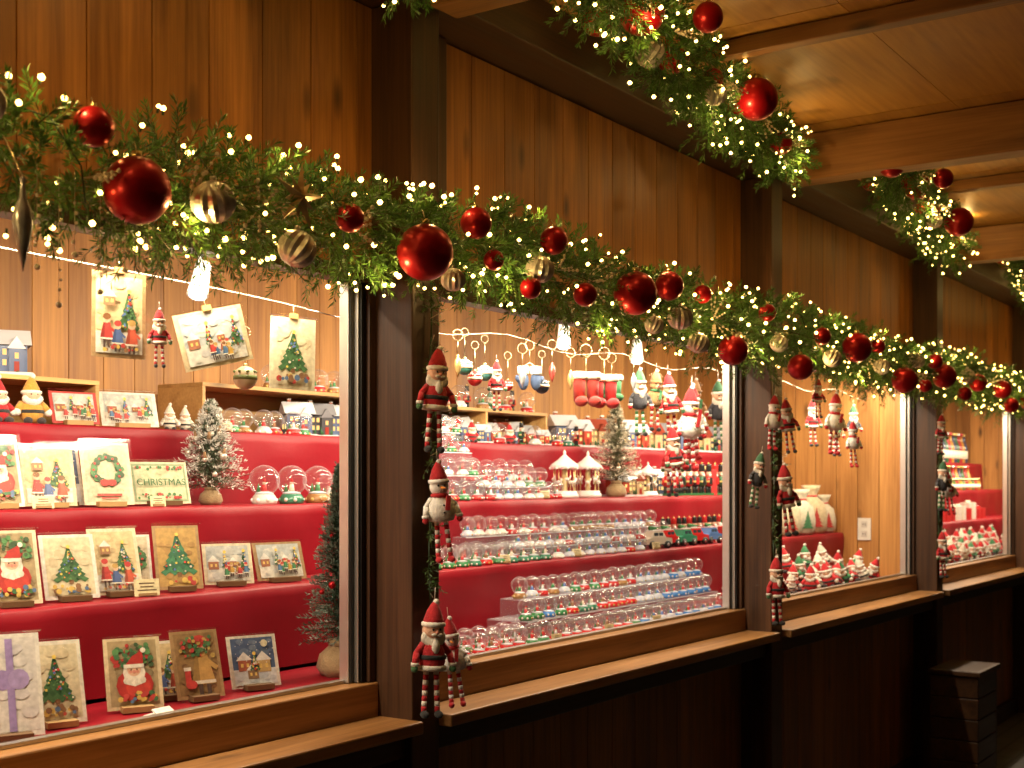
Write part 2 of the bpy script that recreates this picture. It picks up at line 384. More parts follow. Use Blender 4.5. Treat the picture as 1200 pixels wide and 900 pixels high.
for k in range(10):
    a=k*math.pi/5+.2; l=.07 if k%2==0 else .042
    d=Vector((math.cos(a),0,math.sin(a))); w=Vector((-math.sin(a),0,math.cos(a)))*.010
    m.add([c+Vector((0,-.014,0)),c+d*.012+w,c+d*l,c+d*.012-w],[(0,1,2),(0,2,3)],'silver',(.8,.6,.32))
obj('gold_star_ornament',m,parent=g)
m=MB(); m.lathe([(.0001,-.085),(.008,-.05),(.016,-.01),(.013,.012),(.006,.028),(.003,.05),(.006,.056),(.0001,.062)],(1.18,-.3,1.9),'silver',(.35,.35,.37),12)
m.tube([(1.18,-.3,1.96),(1.18,-.25,2.03)],.0012,'metal',(.6,.5,.3)); obj('icicle_ornament',m,parent=g)
m=MB()
for x in (1.16,1.24,1.28,1.31,1.36,1.41,1.46,1.12,1.05):
    l=U(.06,.17)
    z0=1.95
    for k in range(int(l/.016)): m.sph((x+.004*math.sin(k),-.25,z0-k*.016),U(.0022,.0034),'gloss',(.8,.72,.55),seg=8,rg=5)
    m.tube([(x,-.25,2.0),(x,-.25,z0-l)],.0006,'metal',(.6,.55,.4),4)
    m.sph((x,-.25,z0-l),.005,'gloss',(.85,.78,.62),seg=8,rg=6)
obj('bead_strings',m,parent=g)
for k in range(-1,3):
    o=B*k
    bb=[(2.80,-.35,2.67,.042),(2.76,-.5,2.645,.056),(2.92,-.6,2.66,.038),(3.08,-.42,2.64,.046),(3.33,-.42,2.645,.029),(3.52,-.47,2.625,.062),(4.04,-.33,2.63,.038),(3.7,-.33,2.68,.035),(2.45,-.55,2.63,.05)]
    bb=[(a+o+(U(-.1,.1) if k else 0),b,c_,d) for a,b,c_,d in bb]
    garland('ceiling_garland',[((2.1 if k==0 else 2.5)+o,-.55,2.68),(2.6+o,-.5,2.67),(3.0+o,-.42,2.66),(3.5+o,-.35,2.66),(4.0+o,-.28,2.655),(4.34+o,-.23,2.64)],.125,400,95,bb,[(2.91+o,-.44,2.6,.042),(3.3+o,-.44,2.59,.034)],2.8,1.0,berries=True)

# ---------------------------------------------------------------- dolls
def doll(kind):
    m=MB(); F='fabric'; W=(.86,.83,.78) if kind=='snowman' else (.8,.74,.64); RD=(.45,.012,.018); SK=(.72,.42,.28); BK=(.02,.02,.02)
    hat={'santa':RD,'snowman':RD,'deer':(.3,.15,.06),'gnome':(.04,.13,.06)}[kind]
    body={'santa':RD,'snowman':W,'deer':(.35,.19,.08),'gnome':(.05,.05,.06)}[kind]
    m.tube([(0,0,.035),(0,0,0)],.001,'matte',(.6,.5,.4),4)
    m.lathe([(.026,-.052),(.024,-.04),(.017,-.02),(.009,-.006),(.004,0)],(0,0,0),F,hat,12)
    m.sph((.004,0,.0),.008,F,W,seg=8,rg=6)
    m.lathe([(.022,-.060),(.029,-.057),(.029,-.049),(.023,-.046)],(0,0,0),F,W if kind!='deer' else hat,14)
    fc=SK if kind in('santa','gnome') else body
    m.sph((0,0,-.068),.027,F,fc,sc=(1,.9,1))
    for sx in(-1,1): m.sph((sx*.009,-.0235,-.064),.003,'gloss',BK,seg=8,rg=6)
    if kind in('santa','gnome'):
        m.sph((0,-.025,-.071),.005,F,(.75,.3,.22),seg=8,rg=6)
        for k in range(9):
            a=(k-4)/4; m.sph((a*.022,-.014+.010*abs(a),-.085-.012*(1-a*a)),.0125,F,W,seg=8,rg=6,sc=(.8,.7,1.25))
        m.sph((0,-.022,-.105),.012,F,W,seg=8,rg=6,sc=(.9,.6,1.5))
        for sx in(-1,1): m.sph((sx*.007,-.026,-.076),.006,F,W,seg=8,rg=6,sc=(1.4,.6,.7))
    elif kind=='snowman':
        m.cone((0,-.022,-.07),(.006,-.043,-.072),.0045,.0005,F,(.85,.3,.04),8)
        for k in range(5): m.sph(((k-2)*.004,-.024,-.0785-.001*(2-abs(k-2))),.0012,'gloss',BK,seg=6,rg=4)
    else:
        m.sph((0,-.022,-.076),.011,F,(.5,.33,.18),seg=8,rg=6); m.sph((0,-.033,-.074),.005,F,RD,seg=8,rg=6)
        for sx in(-1,1): m.tube([(sx*.012,0,-.05),(sx*.024,0,-.03),(sx*.022,0,-.012)],.0025,F,(.2,.1,.04)); m.tube([(sx*.022,0,-.034),(sx*.034,0,-.022)],.002,F,(.2,.1,.04))
    bw=1.25 if kind=='snowman' else 1
    m.lathe([(.012*bw,-.165),(.029*bw,-.16),(.034*bw,-.14),(.031*bw,-.115),(.022,-.095),(.014,-.088)],(0,0,0),F,body,14,sc=(1,.8,1))
    if kind=='santa':
        m.lathe([(.034,-.163),(.0375,-.16),(.0375,-.153),(.034,-.15)],(0,0,0),F,W,14,sc=(1,.82,1)); m.lathe([(.0335,-.136),(.036,-.134),(.036,-.127),(.033,-.125)],(0,0,0),F,BK,14,sc=(1,.82,1))
    if kind in('snowman','deer'):
        sc=RD if kind=='snowman' else (.05,.2,.08)
        m.lathe([(.019,-.097),(.025,-.094),(.025,-.087),(.018,-.084)],(0,0,0),F,sc,12); m.box((.012,-.028*bw,-.112),(.012,.005,.04),F,sc,(0,.15,0))
        for k in range(2): m.sph((0,-.0275*bw,-.118-.02*k),.003,'gloss',BK,seg=6,rg=5)
    ar=body if kind!='snowman' else W
    for sx in(-1,1):
        m.tube([(sx*.024,0,-.1),(sx*.042,-.006,-.122),(sx*.048,-.014,-.147)],.0085,F,ar,8); m.sph((sx*.042,-.006,-.122),.0085,F,ar,seg=8,rg=6)
        m.lathe([(.0105,-.004),(.0105,.004)],(sx*.048,-.0135,-.147),F,W,8); m.sph((sx*.049,-.015,-.157),.0095,F,(.06,.16,.06) if kind=='santa' else RD,seg=8,rg=6)
        z=-.16
        for k in range(8):
            x=sx*(.013+.0006*k); m.lathe([(.0068,z-.0125),(.0072,z-.006),(.0068,z)],(x,-.001*k,0),F,(RD if k%2 else W) if kind!='gnome' else ((.05,.2,.07) if k%2 else W),8); z-=.0125
        m.sph((sx*.018,-.016,z-.006),.0105,F,BK if kind!='snowman' else RD,seg=10,rg=7,sc=(.9,1.7,.9))
    return m.mesh(kind+'_doll')
DM={k:doll(k) for k in('santa','snowman','deer','gnome')}
NM={'santa':'hanging_santa_doll','snowman':'hanging_snowman_doll','deer':'hanging_reindeer_doll','gnome':'hanging_elf_doll'}
def hang(kind,x,y,z,ln=.23,rz=-35,tilt=0):
    return obj(NM[kind],DM[kind],(x,y,z),(0,R(tilt),R(rz)),ln/.275)
hang('santa',2.37,-.175,1.81,.245,-30,4); hang('snowman',2.365,-.175,1.545,.235,-35,-4)
hang('santa',2.335,-.19,1.222,.265,-30,3); hang('snowman',2.42,-.165,1.175,.21,-50,-6)
hang('snowman',4.35,-.18,1.81,.2,-30,6); hang('santa',4.42,-.19,1.80,.2,-50,-6); hang('gnome',4.25,-.17,1.60,.2,-30,12)
hang('santa',4.38,-.2,1.56,.26,-25,-6); hang('santa',4.36,-.18,1.225,.245,-30,0)
hang('santa',6.45,-.18,1.83,.2,-30,5); hang('gnome',6.48,-.18,1.60,.25,-30,5); hang('snowman',6.54,-.18,1.55,.22,-50,-5); hang('santa',6.46,-.18,1.25,.23,-30,0)
hang('santa',4.98,-.1,1.915,.16,-35); hang('snowman',5.22,-.09,1.87,.26,-35,5); hang('snowman',5.45,-.08,1.76,.2,-35)
hang('santa',8.55,-.18,1.8,.22)
for (x,y) in((2.39,-.135),(4.42,-.145),(6.52,-.145)):
    m=MB(); pts=[(x+.006*math.sin(k*1.3),y,2.0-k*.08) for k in range(11)]
    m.tube(pts,.0022,'matte',(.03,.06,.025),6)
    for k in range(12): m.tube([(x,y,1.95-k*.065),(x+U(-.04,.04),y-.03,1.95-k*.065+U(-.03,.03))],.0009,'metal',(.5,.4,.25),4)
    hg=obj('doll_hanger',m)
    P=[];D=[];Ls=[]
    for k in range(46):
        z=U(1.2,1.98); P.append((x,y,z)); D.append((U(-1,1),U(-.8,0),U(-1,1))); Ls.append(U(.02,.045))
    obj('greenery',needles('hanger_greenery',P,D,Ls,16,.018,.0028,(.03,.08,.02),(.1,.18,.04)),parent=hg)

# ---------------------------------------------------------------- cards
CR=(.68,.59,.4)
def art(m,w,h,kind,rnd):
    lay=[0]
    def mc(c): 
        g_=sum(c)/3; return (c[0]*.76+g_*.1,c[1]*.73+g_*.09,c[2]*.68+g_*.06)
    def nx(): lay[0]+=1; return -.0016-.00006*lay[0]
    def P_(pts,c): m.poly(pts,'paper',mc(c))
    def rect(x,z,a,b,c): y=nx(); P_([(x-a/2,y,z-b/2),(x+a/2,y,z-b/2),(x+a/2,y,z+b/2),(x-a/2,y,z+b/2)],c)
    def disc(x,z,r,c,sx=1.,n=12): y=nx(); P_([(x+r*sx*math.cos(2*math.pi*k/n),y,z+r*math.sin(2*math.pi*k/n)) for k in range(n)],c)
    def dots(n,f,cs,r):
        for _ in range(n):
            x,z=f(); disc(x,z,r*rnd.uniform(.5,1.3),rnd.choice(cs),1,7)
    def sky(x0,x1,z0,z1,ca,cb,n=26):
        rect((x0+x1)/2,(z0+z1)/2,x1-x0,z1-z0,ca)
        for _ in range(n):
            r=rnd.uniform(.004,.011); k=rnd.random(); c=tuple(a*(1-k)+b*k for a,b in zip(ca,cb)); disc(rnd.uniform(x0+r*1.5,x1-r*1.5),rnd.uniform(z0+r,z1-r),r,c,1.4,9)
    def tree(x,zb,tw,th,c,c2):
        for k in range(6):
            z0=zb+th*k*.15; wk=tw*(1-k*.155); y=nx(); cc=c if k%2 else c2
            pts=[(x-wk/2,y,z0)]
            for j in range(1,8): pts.append((x-wk/2+wk*j/8,y,z0-(.012 if j%2 else 0)*th/.12))
            pts+= [(x+wk/2,y,z0),(x+wk*.12,y,z0+th*.25),(x-wk*.12,y,z0+th*.25)]
            P_(pts,cc)
        rect(x,zb-th*.08,tw*.12,th*.12,(.25,.12,.05))
        def f():
            t=rnd.random(); return x+rnd.uniform(-1,1)*tw*.42*(1-t),zb+t*th*.85
        dots(46,f,[(.7,.03,.03),(.85,.65,.1),(.85,.8,.7),(.1,.2,.55),(.15,.35,.12),(.02,.07,.03)],.0024)
        disc(x,zb+th*1.0,.005,(.9,.65,.1),1,5)
    def santa(x,z,s):
        disc(x,z-.022*s,.03*s,(.5,.02,.02),1.1); disc(x+.006*s,z-.026*s,.02*s,(.62,.04,.03),1.1); disc(x,z,.02*s,(.8,.76,.68)); disc(x,z+.006*s,.0125*s,(.78,.48,.33)); disc(x-.006*s,z+.002*s,.003*s,(.75,.3,.22)); disc(x+.006*s,z+.002*s,.003*s,(.75,.3,.22))
        for q in range(7): disc(x+(q-3)*.005*s,z-.014*s-.005*s*(1-abs(q-3)/3),.006*s,(.85,.82,.75) if q%2 else (.72,.68,.6),.9,8)
        y=nx(); P_([(x-.017*s,y,z+.012*s),(x+.017*s,y,z+.012*s),(x+.016*s,y,z+.04*s),(x-.002*s,y,z+.03*s)],(.55,.02,.02))
        rect(x,z+.012*s,.036*s,.007*s,(.85,.82,.74)); disc(x+.018*s,z+.04*s,.005*s,(.85,.82,.74),1,8); disc(x-.005*s,z+.006*s,.0015*s,(.05,.03,.02),1,6); disc(x+.005*s,z+.006*s,.0015*s,(.05,.03,.02),1,6); disc(x,z+.002*s,.003*s,(.7,.25,.2),1,6)
    def kid(x,z,s,c):
        y=nx(); P_([(x-.012*s,y,z),(x+.012*s,y,z),(x+.006*s,y,z+.03*s),(x-.006*s,y,z+.03*s)],c)
        y=nx(); P_([(x-.012*s,y,z),(x-.004*s,y,z),(x-.003*s,y,z+.03*s),(x-.006*s,y,z+.03*s)],tuple(k*.6 for k in c))
        rect(x,z+.002*s,.024*s,.003*s,(.8,.76,.68)); y=nx(); P_([(x+.004*s,y,z+.026*s),(x+.016*s,y,z+.016*s),(x+.014*s,y,z+.012*s),(x+.004*s,y,z+.02*s)],c)
        disc(x,z+.036*s,.007*s,(.75,.48,.33),1,9); disc(x,z+.041*s,.006*s,rnd.choice([(.25,.1,.03),(.6,.04,.04),(.55,.35,.1)]),1.2,9)
        rect(x-.004*s,z-.007*s,.004*s,.014*s,(.1,.06,.05)); rect(x+.004*s,z-.007*s,.004*s,.014*s,(.1,.06,.05))
    def hse(x,z,s,c):
        rect(x,z+.012*s,.03*s,.024*s,c); y=nx(); P_([(x-.019*s,y,z+.023*s),(x+.019*s,y,z+.023*s),(x,y,z+.042*s)],(.8,.8,.8)); rect(x-.006*s,z+.012*s,.006*s,.008*s,(.85,.6,.15)); rect(x+.007*s,z+.012*s,.006*s,.008*s,(.85,.6,.15))
    a=w*.43; GR=[(.06,.2,.08),(.1,.3,.1),(.05,.12,.05)]
    if kind=='tree': sky(-a,a,h*.06,h*.95,(.74,.66,.46),(.62,.52,.34)); tree(0,h*.3,w*.66,h*.5,(.04,.14,.05),(.07,.2,.07)); dots(18,lambda:(rnd.uniform(-w*.33,w*.33),h*rnd.uniform(.1,.2)),[(.6,.05,.05),(.75,.5,.1),(.1,.2,.4),(.3,.15,.07)],.006)
    elif kind=='gtree': sky(-a,a,h*.05,h*.96,(.55,.34,.1),(.4,.22,.07)); tree(0,h*.27,w*.8,h*.58,(.03,.17,.09),(.05,.25,.12)); dots(10,lambda:(rnd.uniform(-w*.33,w*.33),h*rnd.uniform(.08,.16)),[(.6,.05,.05),(.75,.5,.1)],.006)
    elif kind=='santa': sky(-a,a,h*.05,h*.96,(.45,.34,.18),(.2,.16,.09),40); dots(50,lambda:(rnd.uniform(-w*.36,w*.36),h*rnd.uniform(.6,.9)),GR+[(.5,.03,.03)],.006); santa(0,h*.5,w*10); dots(30,lambda:(rnd.uniform(-w*.36,w*.36),h*rnd.uniform(.1,.22)),[(.06,.2,.08),(.6,.05,.05),(.75,.5,.1),(.1,.2,.4)],.005)
    elif kind=='kids': sky(-a,a,h*.3,h*.95,(.72,.58,.33),(.6,.45,.25)); sky(-a,a,h*.05,h*.3,(.74,.72,.66),(.6,.58,.55),12); tree(w*.17,h*.36,w*.42,h*.42,(.05,.16,.06),(.08,.22,.08)); kid(-w*.24,h*.2,1.15,(.6,.04,.04)); kid(-w*.04,h*.15,1.05,(.08,.15,.4)); kid(w*.22,h*.14,1.15,(.65,.1,.05)); hse(-w*.2,h*.6,.8,(.4,.2,.1)); dots(14,lambda:(rnd.uniform(-w*.36,w*.36),h*rnd.uniform(.08,.14)),[(.6,.05,.05),(.75,.5,.1),(.3,.15,.07)],.004)
    elif kind=='scene': sky(-a,a,h*.4,h*.94,(.5,.56,.6),(.7,.7,.66)); sky(-a,a,h*.07,h*.4,(.76,.75,.7),(.55,.56,.6),14); hse(-w*.3,h*.36,.9,(.4,.15,.08)); hse(w*.1,h*.42,.6,(.4,.15,.08)); tree(w*.32,h*.35,w*.2,h*.45,(.05,.16,.06),(.08,.22,.08)); tree(-w*.08,h*.42,w*.12,h*.35,(.05,.16,.06),(.08,.22,.08)); [kid(w*rnd.uniform(-.36,.36),h*rnd.uniform(.14,.28),.62,rnd.choice([(.6,.04,.04),(.08,.2,.4),(.05,.25,.1),(.6,.35,.05)])) for _ in range(8)]
    elif kind=='village': sky(-a,a,h*.35,h*.95,(.08,.14,.3),(.2,.28,.42)); sky(-a,a,h*.05,h*.35,(.7,.74,.8),(.5,.56,.66),12); hse(-w*.2,h*.32,1.1,(.45,.12,.06)); hse(w*.18,h*.28,1.2,(.6,.4,.15)); hse(-w*.05,h*.16,.9,(.3,.18,.1)); tree(0,h*.34,w*.22,h*.3,(.05,.16,.08),(.08,.2,.1)); dots(30,lambda:(rnd.uniform(-a+.004,a-.004),h*rnd.uniform(.4,.92)),[(.85,.85,.9)],.0014); disc(w*.22,h*.82,.009,(.85,.8,.55))
    elif kind=='wreath':
        sky(-a,a,h*.05,h*.96,(.68,.6,.44),(.6,.5,.35)); 
        for q in range(60): an=q*.2856; disc(w*.27*math.cos(an)+rnd.uniform(-.006,.006),h*.55+w*.27*math.sin(an)+rnd.uniform(-.006,.006),.007,rnd.choice(GR),1,6)
        for q in range(12): an=q*.5236; disc(w*.27*math.cos(an),h*.55+w*.27*math.sin(an),.0032,(.65,.03,.03),1,8)
        disc(-.009,h*.55-w*.27,.009,(.55,.02,.02),1.3); disc(.009,h*.55-w*.27,.009,(.55,.02,.02),1.3); rect(0,h*.15,w*.5,.006,(.5,.05,.04)); rect(0,h*.1,w*.34,.004,(.5,.05,.04))
    elif kind=='ribbon': sky(-a,a,h*.05,h*.96,(.72,.7,.7),(.62,.6,.66)); rect(0,h*.5,w*.12,h*.9,(.35,.25,.6)); disc(-.015,h*.55,.02,(.35,.25,.6),1); disc(.015,h*.55,.02,(.4,.3,.65),1)
    elif kind=='stocking': sky(-a,a,h*.05,h*.96,(.34,.2,.08),(.2,.09,.04),40); kid(.01,h*.2,2.4,(.6,.35,.1)); dots(60,lambda:(rnd.uniform(-w*.36,w*.36),h*rnd.uniform(.6,.9)),[(.06,.2,.08),(.6,.05,.05),(.1,.25,.1),(.6,.4,.1)],.005); rect(-w*.25,h*.3,.014,.04,(.6,.04,.04)); disc(-w*.2,h*.2,.01,(.6,.04,.04),1.4); rect(-w*.25,h*.43,.017,.008,(.8,.75,.7))
    elif kind=='text': rect(0,h/2,w*.93,h*.9,(.3,.42,.24)); sky(-w*.43,w*.43,h*.1,h*.9,(.66,.68,.45),(.55,.6,.38)); dots(50,lambda:(rnd.uniform(-w*.4,w*.4),h*rnd.choice([.14,.18,.22,.86,.82])),[(.06,.25,.08),(.6,.05,.05)],.004)
def card(kind,x,y,z,w=.115,h=.16,rz=-20,tilt=-18,stand=True,name='christmas_card',ry=0,bg=None):
    m=MB(); rnd=random.Random(int(x*977+y*31))
    m.box((0,0,h/2),(w,.0025,h),'paper',bg or rnd.choice([CR,(.7,.64,.52),(.62,.5,.3),(.35,.22,.1),(.7,.66,.58)]))
    art(m,w,h,kind,rnd)
    ly=-.0125; m.add([(-w/2-.004,ly,-.001),(w/2+.004,ly,-.001),(w/2+.004,ly,h+.008),(-w/2-.004,ly,h+.008)],[(0,1,2,3)],'sleeve',(1,1,1))
    m.b2(-w/2-.004,w/2+.004,-.0120,.003,h+.002,h+.0032,'sleeve',(1,1,1))
    if stand:
        c=(.14,.075,.03) if rnd.random()<.6 else (.4,.25,.1)
        m.box((0,-.012,-.001),(w*.55,.028,.012),'matte',c,(R(-tilt),0,0)); m.box((0,.022,.03),(w*.3,.006,.075),'matte',c,(R(14),0,0))
    o=obj(name,m,(x,y,z+.006),(R(tilt),R(ry),R(rz)))
    if kind=='text':
        cu=bpy.data.curves.new('lettering','FONT'); cu.body='CHRISTMAS'; cu.size=.026; cu.align_x='CENTER'; cu.extrude=.0003
        t=bpy.data.objects.new('lettering',cu); S.collection.objects.link(t); t.parent=o; t.location=(0,-.0095,h*.42); t.rotation_euler=(R(90),0,0)
        mm,nt,out=newmat('lettering_ink'); pr(nt,out,.5).inputs['Base Color'].default_value=(.05,.16,.06,1); cu.materials.append(mm)
    return o
for a in [('ribbon',1.48,.16,1.006,.115,.2),('tree',1.611,.2,1.006,.112,.17),('santa',1.81,.21,1.006,.12,.155),('kids',1.94,.27,1.006,.115,.13),('stocking',1.985,.2,1.006,.115,.155),('village',2.165,.21,1.006,.125,.125)]: card(a[0],a[1],a[2],a[3],a[4],a[5],rz=-20+U(-7,7))
for a in [('santa',1.66,.42,1.23,.12,.165),('tree',1.815,.43,1.23,.125,.15),('kids',1.95,.44,1.23,.12,.16),('wreath',2.03,.49,1.23,.1,.14),('gtree',2.125,.43,1.23,.115,.162),('scene',2.305,.45,1.23,.13,.108),('scene',2.485,.44,1.23,.155,.105)]: card(a[0],a[1],a[2],a[3],a[4],a[5],rz=-18+U(-7,7))
for a in [('santa',1.77,.63,1.435,.11,.165),('kids',1.895,.62,1.435,.125,.145),('village',1.98,.69,1.435,.11,.155),('wreath',2.065,.62,1.435,.125,.163),('text',2.24,.63,1.435,.16,.115)]: card(a[0],a[1],a[2],a[3],a[4],a[5],rz=-16+U(-5,5))
card('scene',2.325,.86,1.645,.165,.1,-15)
for k,(x,y,z) in enumerate([(1.3,.2,1.006),(1.1,.2,1.006),(.9,.22,1.006),(1.48,.43,1.23),(1.3,.43,1.23),(1.1,.43,1.23),(1.6,.63,1.435),(1.4,.63,1.435),(1.2,.63,1.435)]):
    card(['tree','santa','kids','gtree','stocking'][k%5],x,y,z,rz=-15)
m=MB(); pts=[]
for k in range(25):
    x=-.3+k*.113; pts.append((x,.14,1.955-.05*max(0,x-1.2)+.012*math.cos(x*2.9)))
m.tube(pts,.0014,'metal',(.7,.65,.55),5)
for k in range(170):
    x=.9+k*.008; m.sph((x,.138,1.955-.05*max(0,x-1.2)+.012*math.cos(x*2.9)),.0022,'gloss',(.6,.5,.36),seg=6,rg=4)
obj('beaded_hanging_wire',m)
for (kd,x,z,w,h,ry) in [('kids',1.70,1.745,.11,.175,1),('scene',1.975,1.75,.16,.125,-14),('tree',2.2,1.71,.115,.17,2)]:
    o=card(kd,x,.13,z,w,h,rz=-22,tilt=-2,stand=False,name='hanging_christmas_card',ry=ry)
    q=MB(); q.tube([(0,0,h),(0,0,h+.03)],.001,'metal',(.6,.5,.3),4); q.box((0,-.003,h+.004),(.02,.008,.012),'pine',(.3,.5,.5)); obj('clip',q,parent=o)
hang('santa',1.745,.06,1.85,.12,-30)
def ball_orn(x,y,z,r,c1,c2):
    m=MB(); m.sph((0,0,0),r,'gloss',c1,seg=20,rg=14); m.lathe([(r*1.005,-r*.18),(r*1.02,0),(r*1.005,r*.18)],(0,0,0),'gloss',c2,20)
    for k in range(8): m.sph((r*.9*math.cos(k*.785),r*.9*math.sin(k*.785),r*.5),r*.14,'gloss',c2,seg=6,rg=5)
    m.cone((0,0,r*.95),(0,0,r*1.2),r*.2,r*.2,'metal',(.6,.5,.25)); m.tube([(0,0,r*1.2),(0,0,r*1.2+.06)],.001,'metal',(.6,.5,.3),4)
    m.tube([(math.sin(a*.6)*.012,0,r*1.2+.072-math.cos(a*.6)*.012) for a in range(12)],.001,'metal',(.6,.5,.3),4)
    return obj('hanging_ball_ornament',m,(x,y,z),(0,0,R(-30)))
ball_orn(2.06,.14,1.735,.027,(.6,.5,.33),(.2,.25,.1))

# ---------------------------------------------------------------- houses, globes, etc
def house(w,d,h,wc,rc):
    m=MB(); G='gloss'
    m.box((0,0,.004),(w*1.3,d*1.4,.008),G,(.7,.7,.7)); m.box((0,0,h*.35+.008),(w,d,h*.7),G,wc)
    z=h*.7+.008; o=.12*w
    m.add([(-w/2-o,-d/2-o,z),(w/2+o,-d/2-o,z),(w/2+o,0,z+h*.42),(-w/2-o,0,z+h*.42),(-w/2-o,d/2+o,z),(w/2+o,d/2+o,z)],[(0,1,2,3),(3,2,5,4),(0,3,4),(1,5,2)],G,rc)
    g=w*.42
    m.box((w*.2,-d*.55,h*.3+.008),(g,d*.3,h*.6),G,wc)
    z2=h*.6+.008; x=w*.2; y=-d*.72
    m.add([(x-g*.62,y,z2),(x+g*.62,y,z2),(x,y,z2+h*.32),(x-g*.62,0,z2),(x+g*.62,0,z2),(x,0,z2+h*.32)],[(0,1,2),(0,2,5,3),(1,4,5,2)],G,rc)
    for (xx,yy,zz) in [(-w*.32,-d*.5,h*.25),(-w*.12,-d*.5,h*.25),(-w*.32,-d*.5,h*.52),(-w*.12,-d*.5,h*.52),(w*.2,-d*.7,h*.42)]:
        m.box((xx,yy-.0006,zz+.008),(w*.11,.002,h*.15),'win',(1,1,1))
    m.box((w*.2,-d*.7-.0006,h*.14+.008),(w*.14,.002,h*.26),G,(.3,.04,.03))
    for yy in(-1,1): m.box((-w/2-.0006,yy*d*.22,h*.35),(.002,d*.16,h*.17),'win',(1,1,1))
    m.box((-w*.3,d*.15,z+h*.36),(w*.12,w*.12,h*.3),G,(.4,.12,.07)); m.box((-w*.3,d*.15,z+h*.52),(w*.15,w*.15,h*.05),G,(.85,.85,.85))
    for _ in range(5): xx=U(-w*.6,w*.6); m.cone((xx,-d*.66,.008),(xx,-d*.66,.008+h*.3),w*.06,.0005,G,(.04,.15,.06),8)
    return m.mesh('miniature_house')
SN=(.6,.61,.64)
HM=[house(.08,.06,.09,(.12,.16,.28),SN),house(.07,.06,.08,(.5,.08,.05),SN),house(.075,.055,.085,(.5,.38,.22),(.25,.05,.03)),house(.08,.06,.09,(.08,.08,.09),(.2,.2,.22))]
def hs(k,x,y,z,s=1,rz=-30): return obj('miniature_christmas_house',HM[k],(x,y,z),(0,0,R(rz)),s)
def globe(bc,fc):
    m=MB(); m.lathe([(.0195,0),(.021,.004),(.0205,.009),(.0175,.014),(.0160,.016)],(0,0,0),'gloss',bc,16)
    for k in range(8): a=k*.785; m.sph((.0195*math.cos(a),.0195*math.sin(a),.0065),.0036,'gloss',random.choice([(.7,.65,.58),bc,tuple(min(1,q*1.6+.05) for q in bc),(.5,.35,.1)]),seg=6,rg=5)
    m.lathe([(.0155,.0162),(.0150,.0185),(.008,.0205),(.0001,.021)],(0,0,0),'gloss',(.6,.62,.68),12)
    m.cone((0,0,.0195),(0,0,.032),.0058,.0035,'gloss',fc,8); m.sph((0,0,.0342),.0036,'gloss',(.75,.6,.48),seg=8,rg=6); m.cone((0,0,.036),(.001,0,.042),.0036,.0003,'gloss',(.6,.03,.03),8)
    m.cone((-.009,.002,.0195),(-.009,.002,.034),.0042,.0003,'gloss',(.04,.22,.08),7)
    m.sph((0,0,.0385),.0250,'glass',(1,1,1),seg=22,rg=14)
    return m.mesh('snow_globe')
GM=[globe((.5,.03,.03),(.7,.7,.7)),globe((.05,.22,.08),(.6,.04,.04)),globe((.7,.66,.6),(.6,.04,.04)),globe((.35,.18,.07),(.05,.25,.1)),globe((.6,.03,.03),(.3,.15,.07)),globe((.5,.53,.62),(.1,.2,.5)),globe((.06,.22,.58),(.6,.04,.04)),globe((.05,.2,.12),(.8,.7,.55))]
def grow(x0,x1,y,z,n,ks,s=1.0):
    e=empty('snow_globe_row',((x0+x1)/2,y,z))
    for j in range(n):
        x=x0+(x1-x0)*j/max(n-1,1); k=ks[j*len(ks)//n] if random.random()<.65 else random.choice(ks)
        obj('snow_globe',GM[k],(x-(x0+x1)/2+U(-.003,.003),U(-.004,.004),0),(0,0,U(-1.2,.2)),s*U(.95,1.05),parent=e)
def acryl(x0,x1,y0,y1,z0,z1):
    m=MB(); t=.003
    m.b2(x0,x1,y0,y1,z1-t,z1,'acryl',(1,1,1)); m.b2(x0,x1,y0,y0+t,z0,z1-t-.0005,'acryl',(1,1,1)); m.b2(x0,x0+t,y0+t,y1,z0,z1-t-.0005,'acryl',(1,1,1))
    m.b2(x0,x1,y0-.0008,y0-.0002,z1-.003,z1,'gloss',(.75,.8,.85))
    obj('acrylic_riser',m)
def tag(x,y,z,w=.04,h=.028):
    m=MB(); m.box((0,0,h/2),(w,.0015,h),'paper',(.7,.6,.36)); m.box((0,-.002,.003),(w*.7,.012,.006),'matte',(.3,.17,.07))
    for k in range(3): m.box((0,-.0011,h*(.35+.2*k)),(w*U(.4,.8),.0004,h*.07),'paper',(.15,.1,.06))
    obj('price_tag',m,(x,y,z),(R(-12),0,R(-20)))
for x,k in((2.605,2),(2.715,7),(2.825,3)): obj('snow_globe',GM[k],(x,.63,1.435),(0,0,-.5),1.75)
for x,z in((3.02,1.435),(2.93,1.435)): obj('snow_globe',GM[0],(x,.68,z),(0,0,-.5),1.4)
def crate(x0,x1,y0,y1,z0,h,t=.012,mid=False):
    m=MB(); m.b2(x0,x1,y0,y1,z0+h-t,z0+h,'pine'); m.b2(x0,x0+t,y0+.001,y1,z0,z0+h-t,'pine'); m.b2(x1-t,x1,y0+.001,y1,z0,z0+h-t,'pine'); m.b2(x0+t,x1-t,y1-t,y1,z0,z0+h-t,'pine')
    if mid: m.b2((x0+x1)/2,(x0+x1)/2+t,y0+.002,y1-t,z0,z0+h-t,'pine')
    obj('wooden_display_crate',m,bevel=.001)
crate(1.55,2.22,.86,1.05,1.645,.125); hs(0,1.99,.93,1.77,1.1); hs(1,1.8,.95,1.77,1.1); hs(2,1.65,.95,1.77,1)
crate(2.62,3.42,.9,1.1,1.645,.15)
crate(3.58,4.45,.86,1.08,1.645,.135,mid=True)
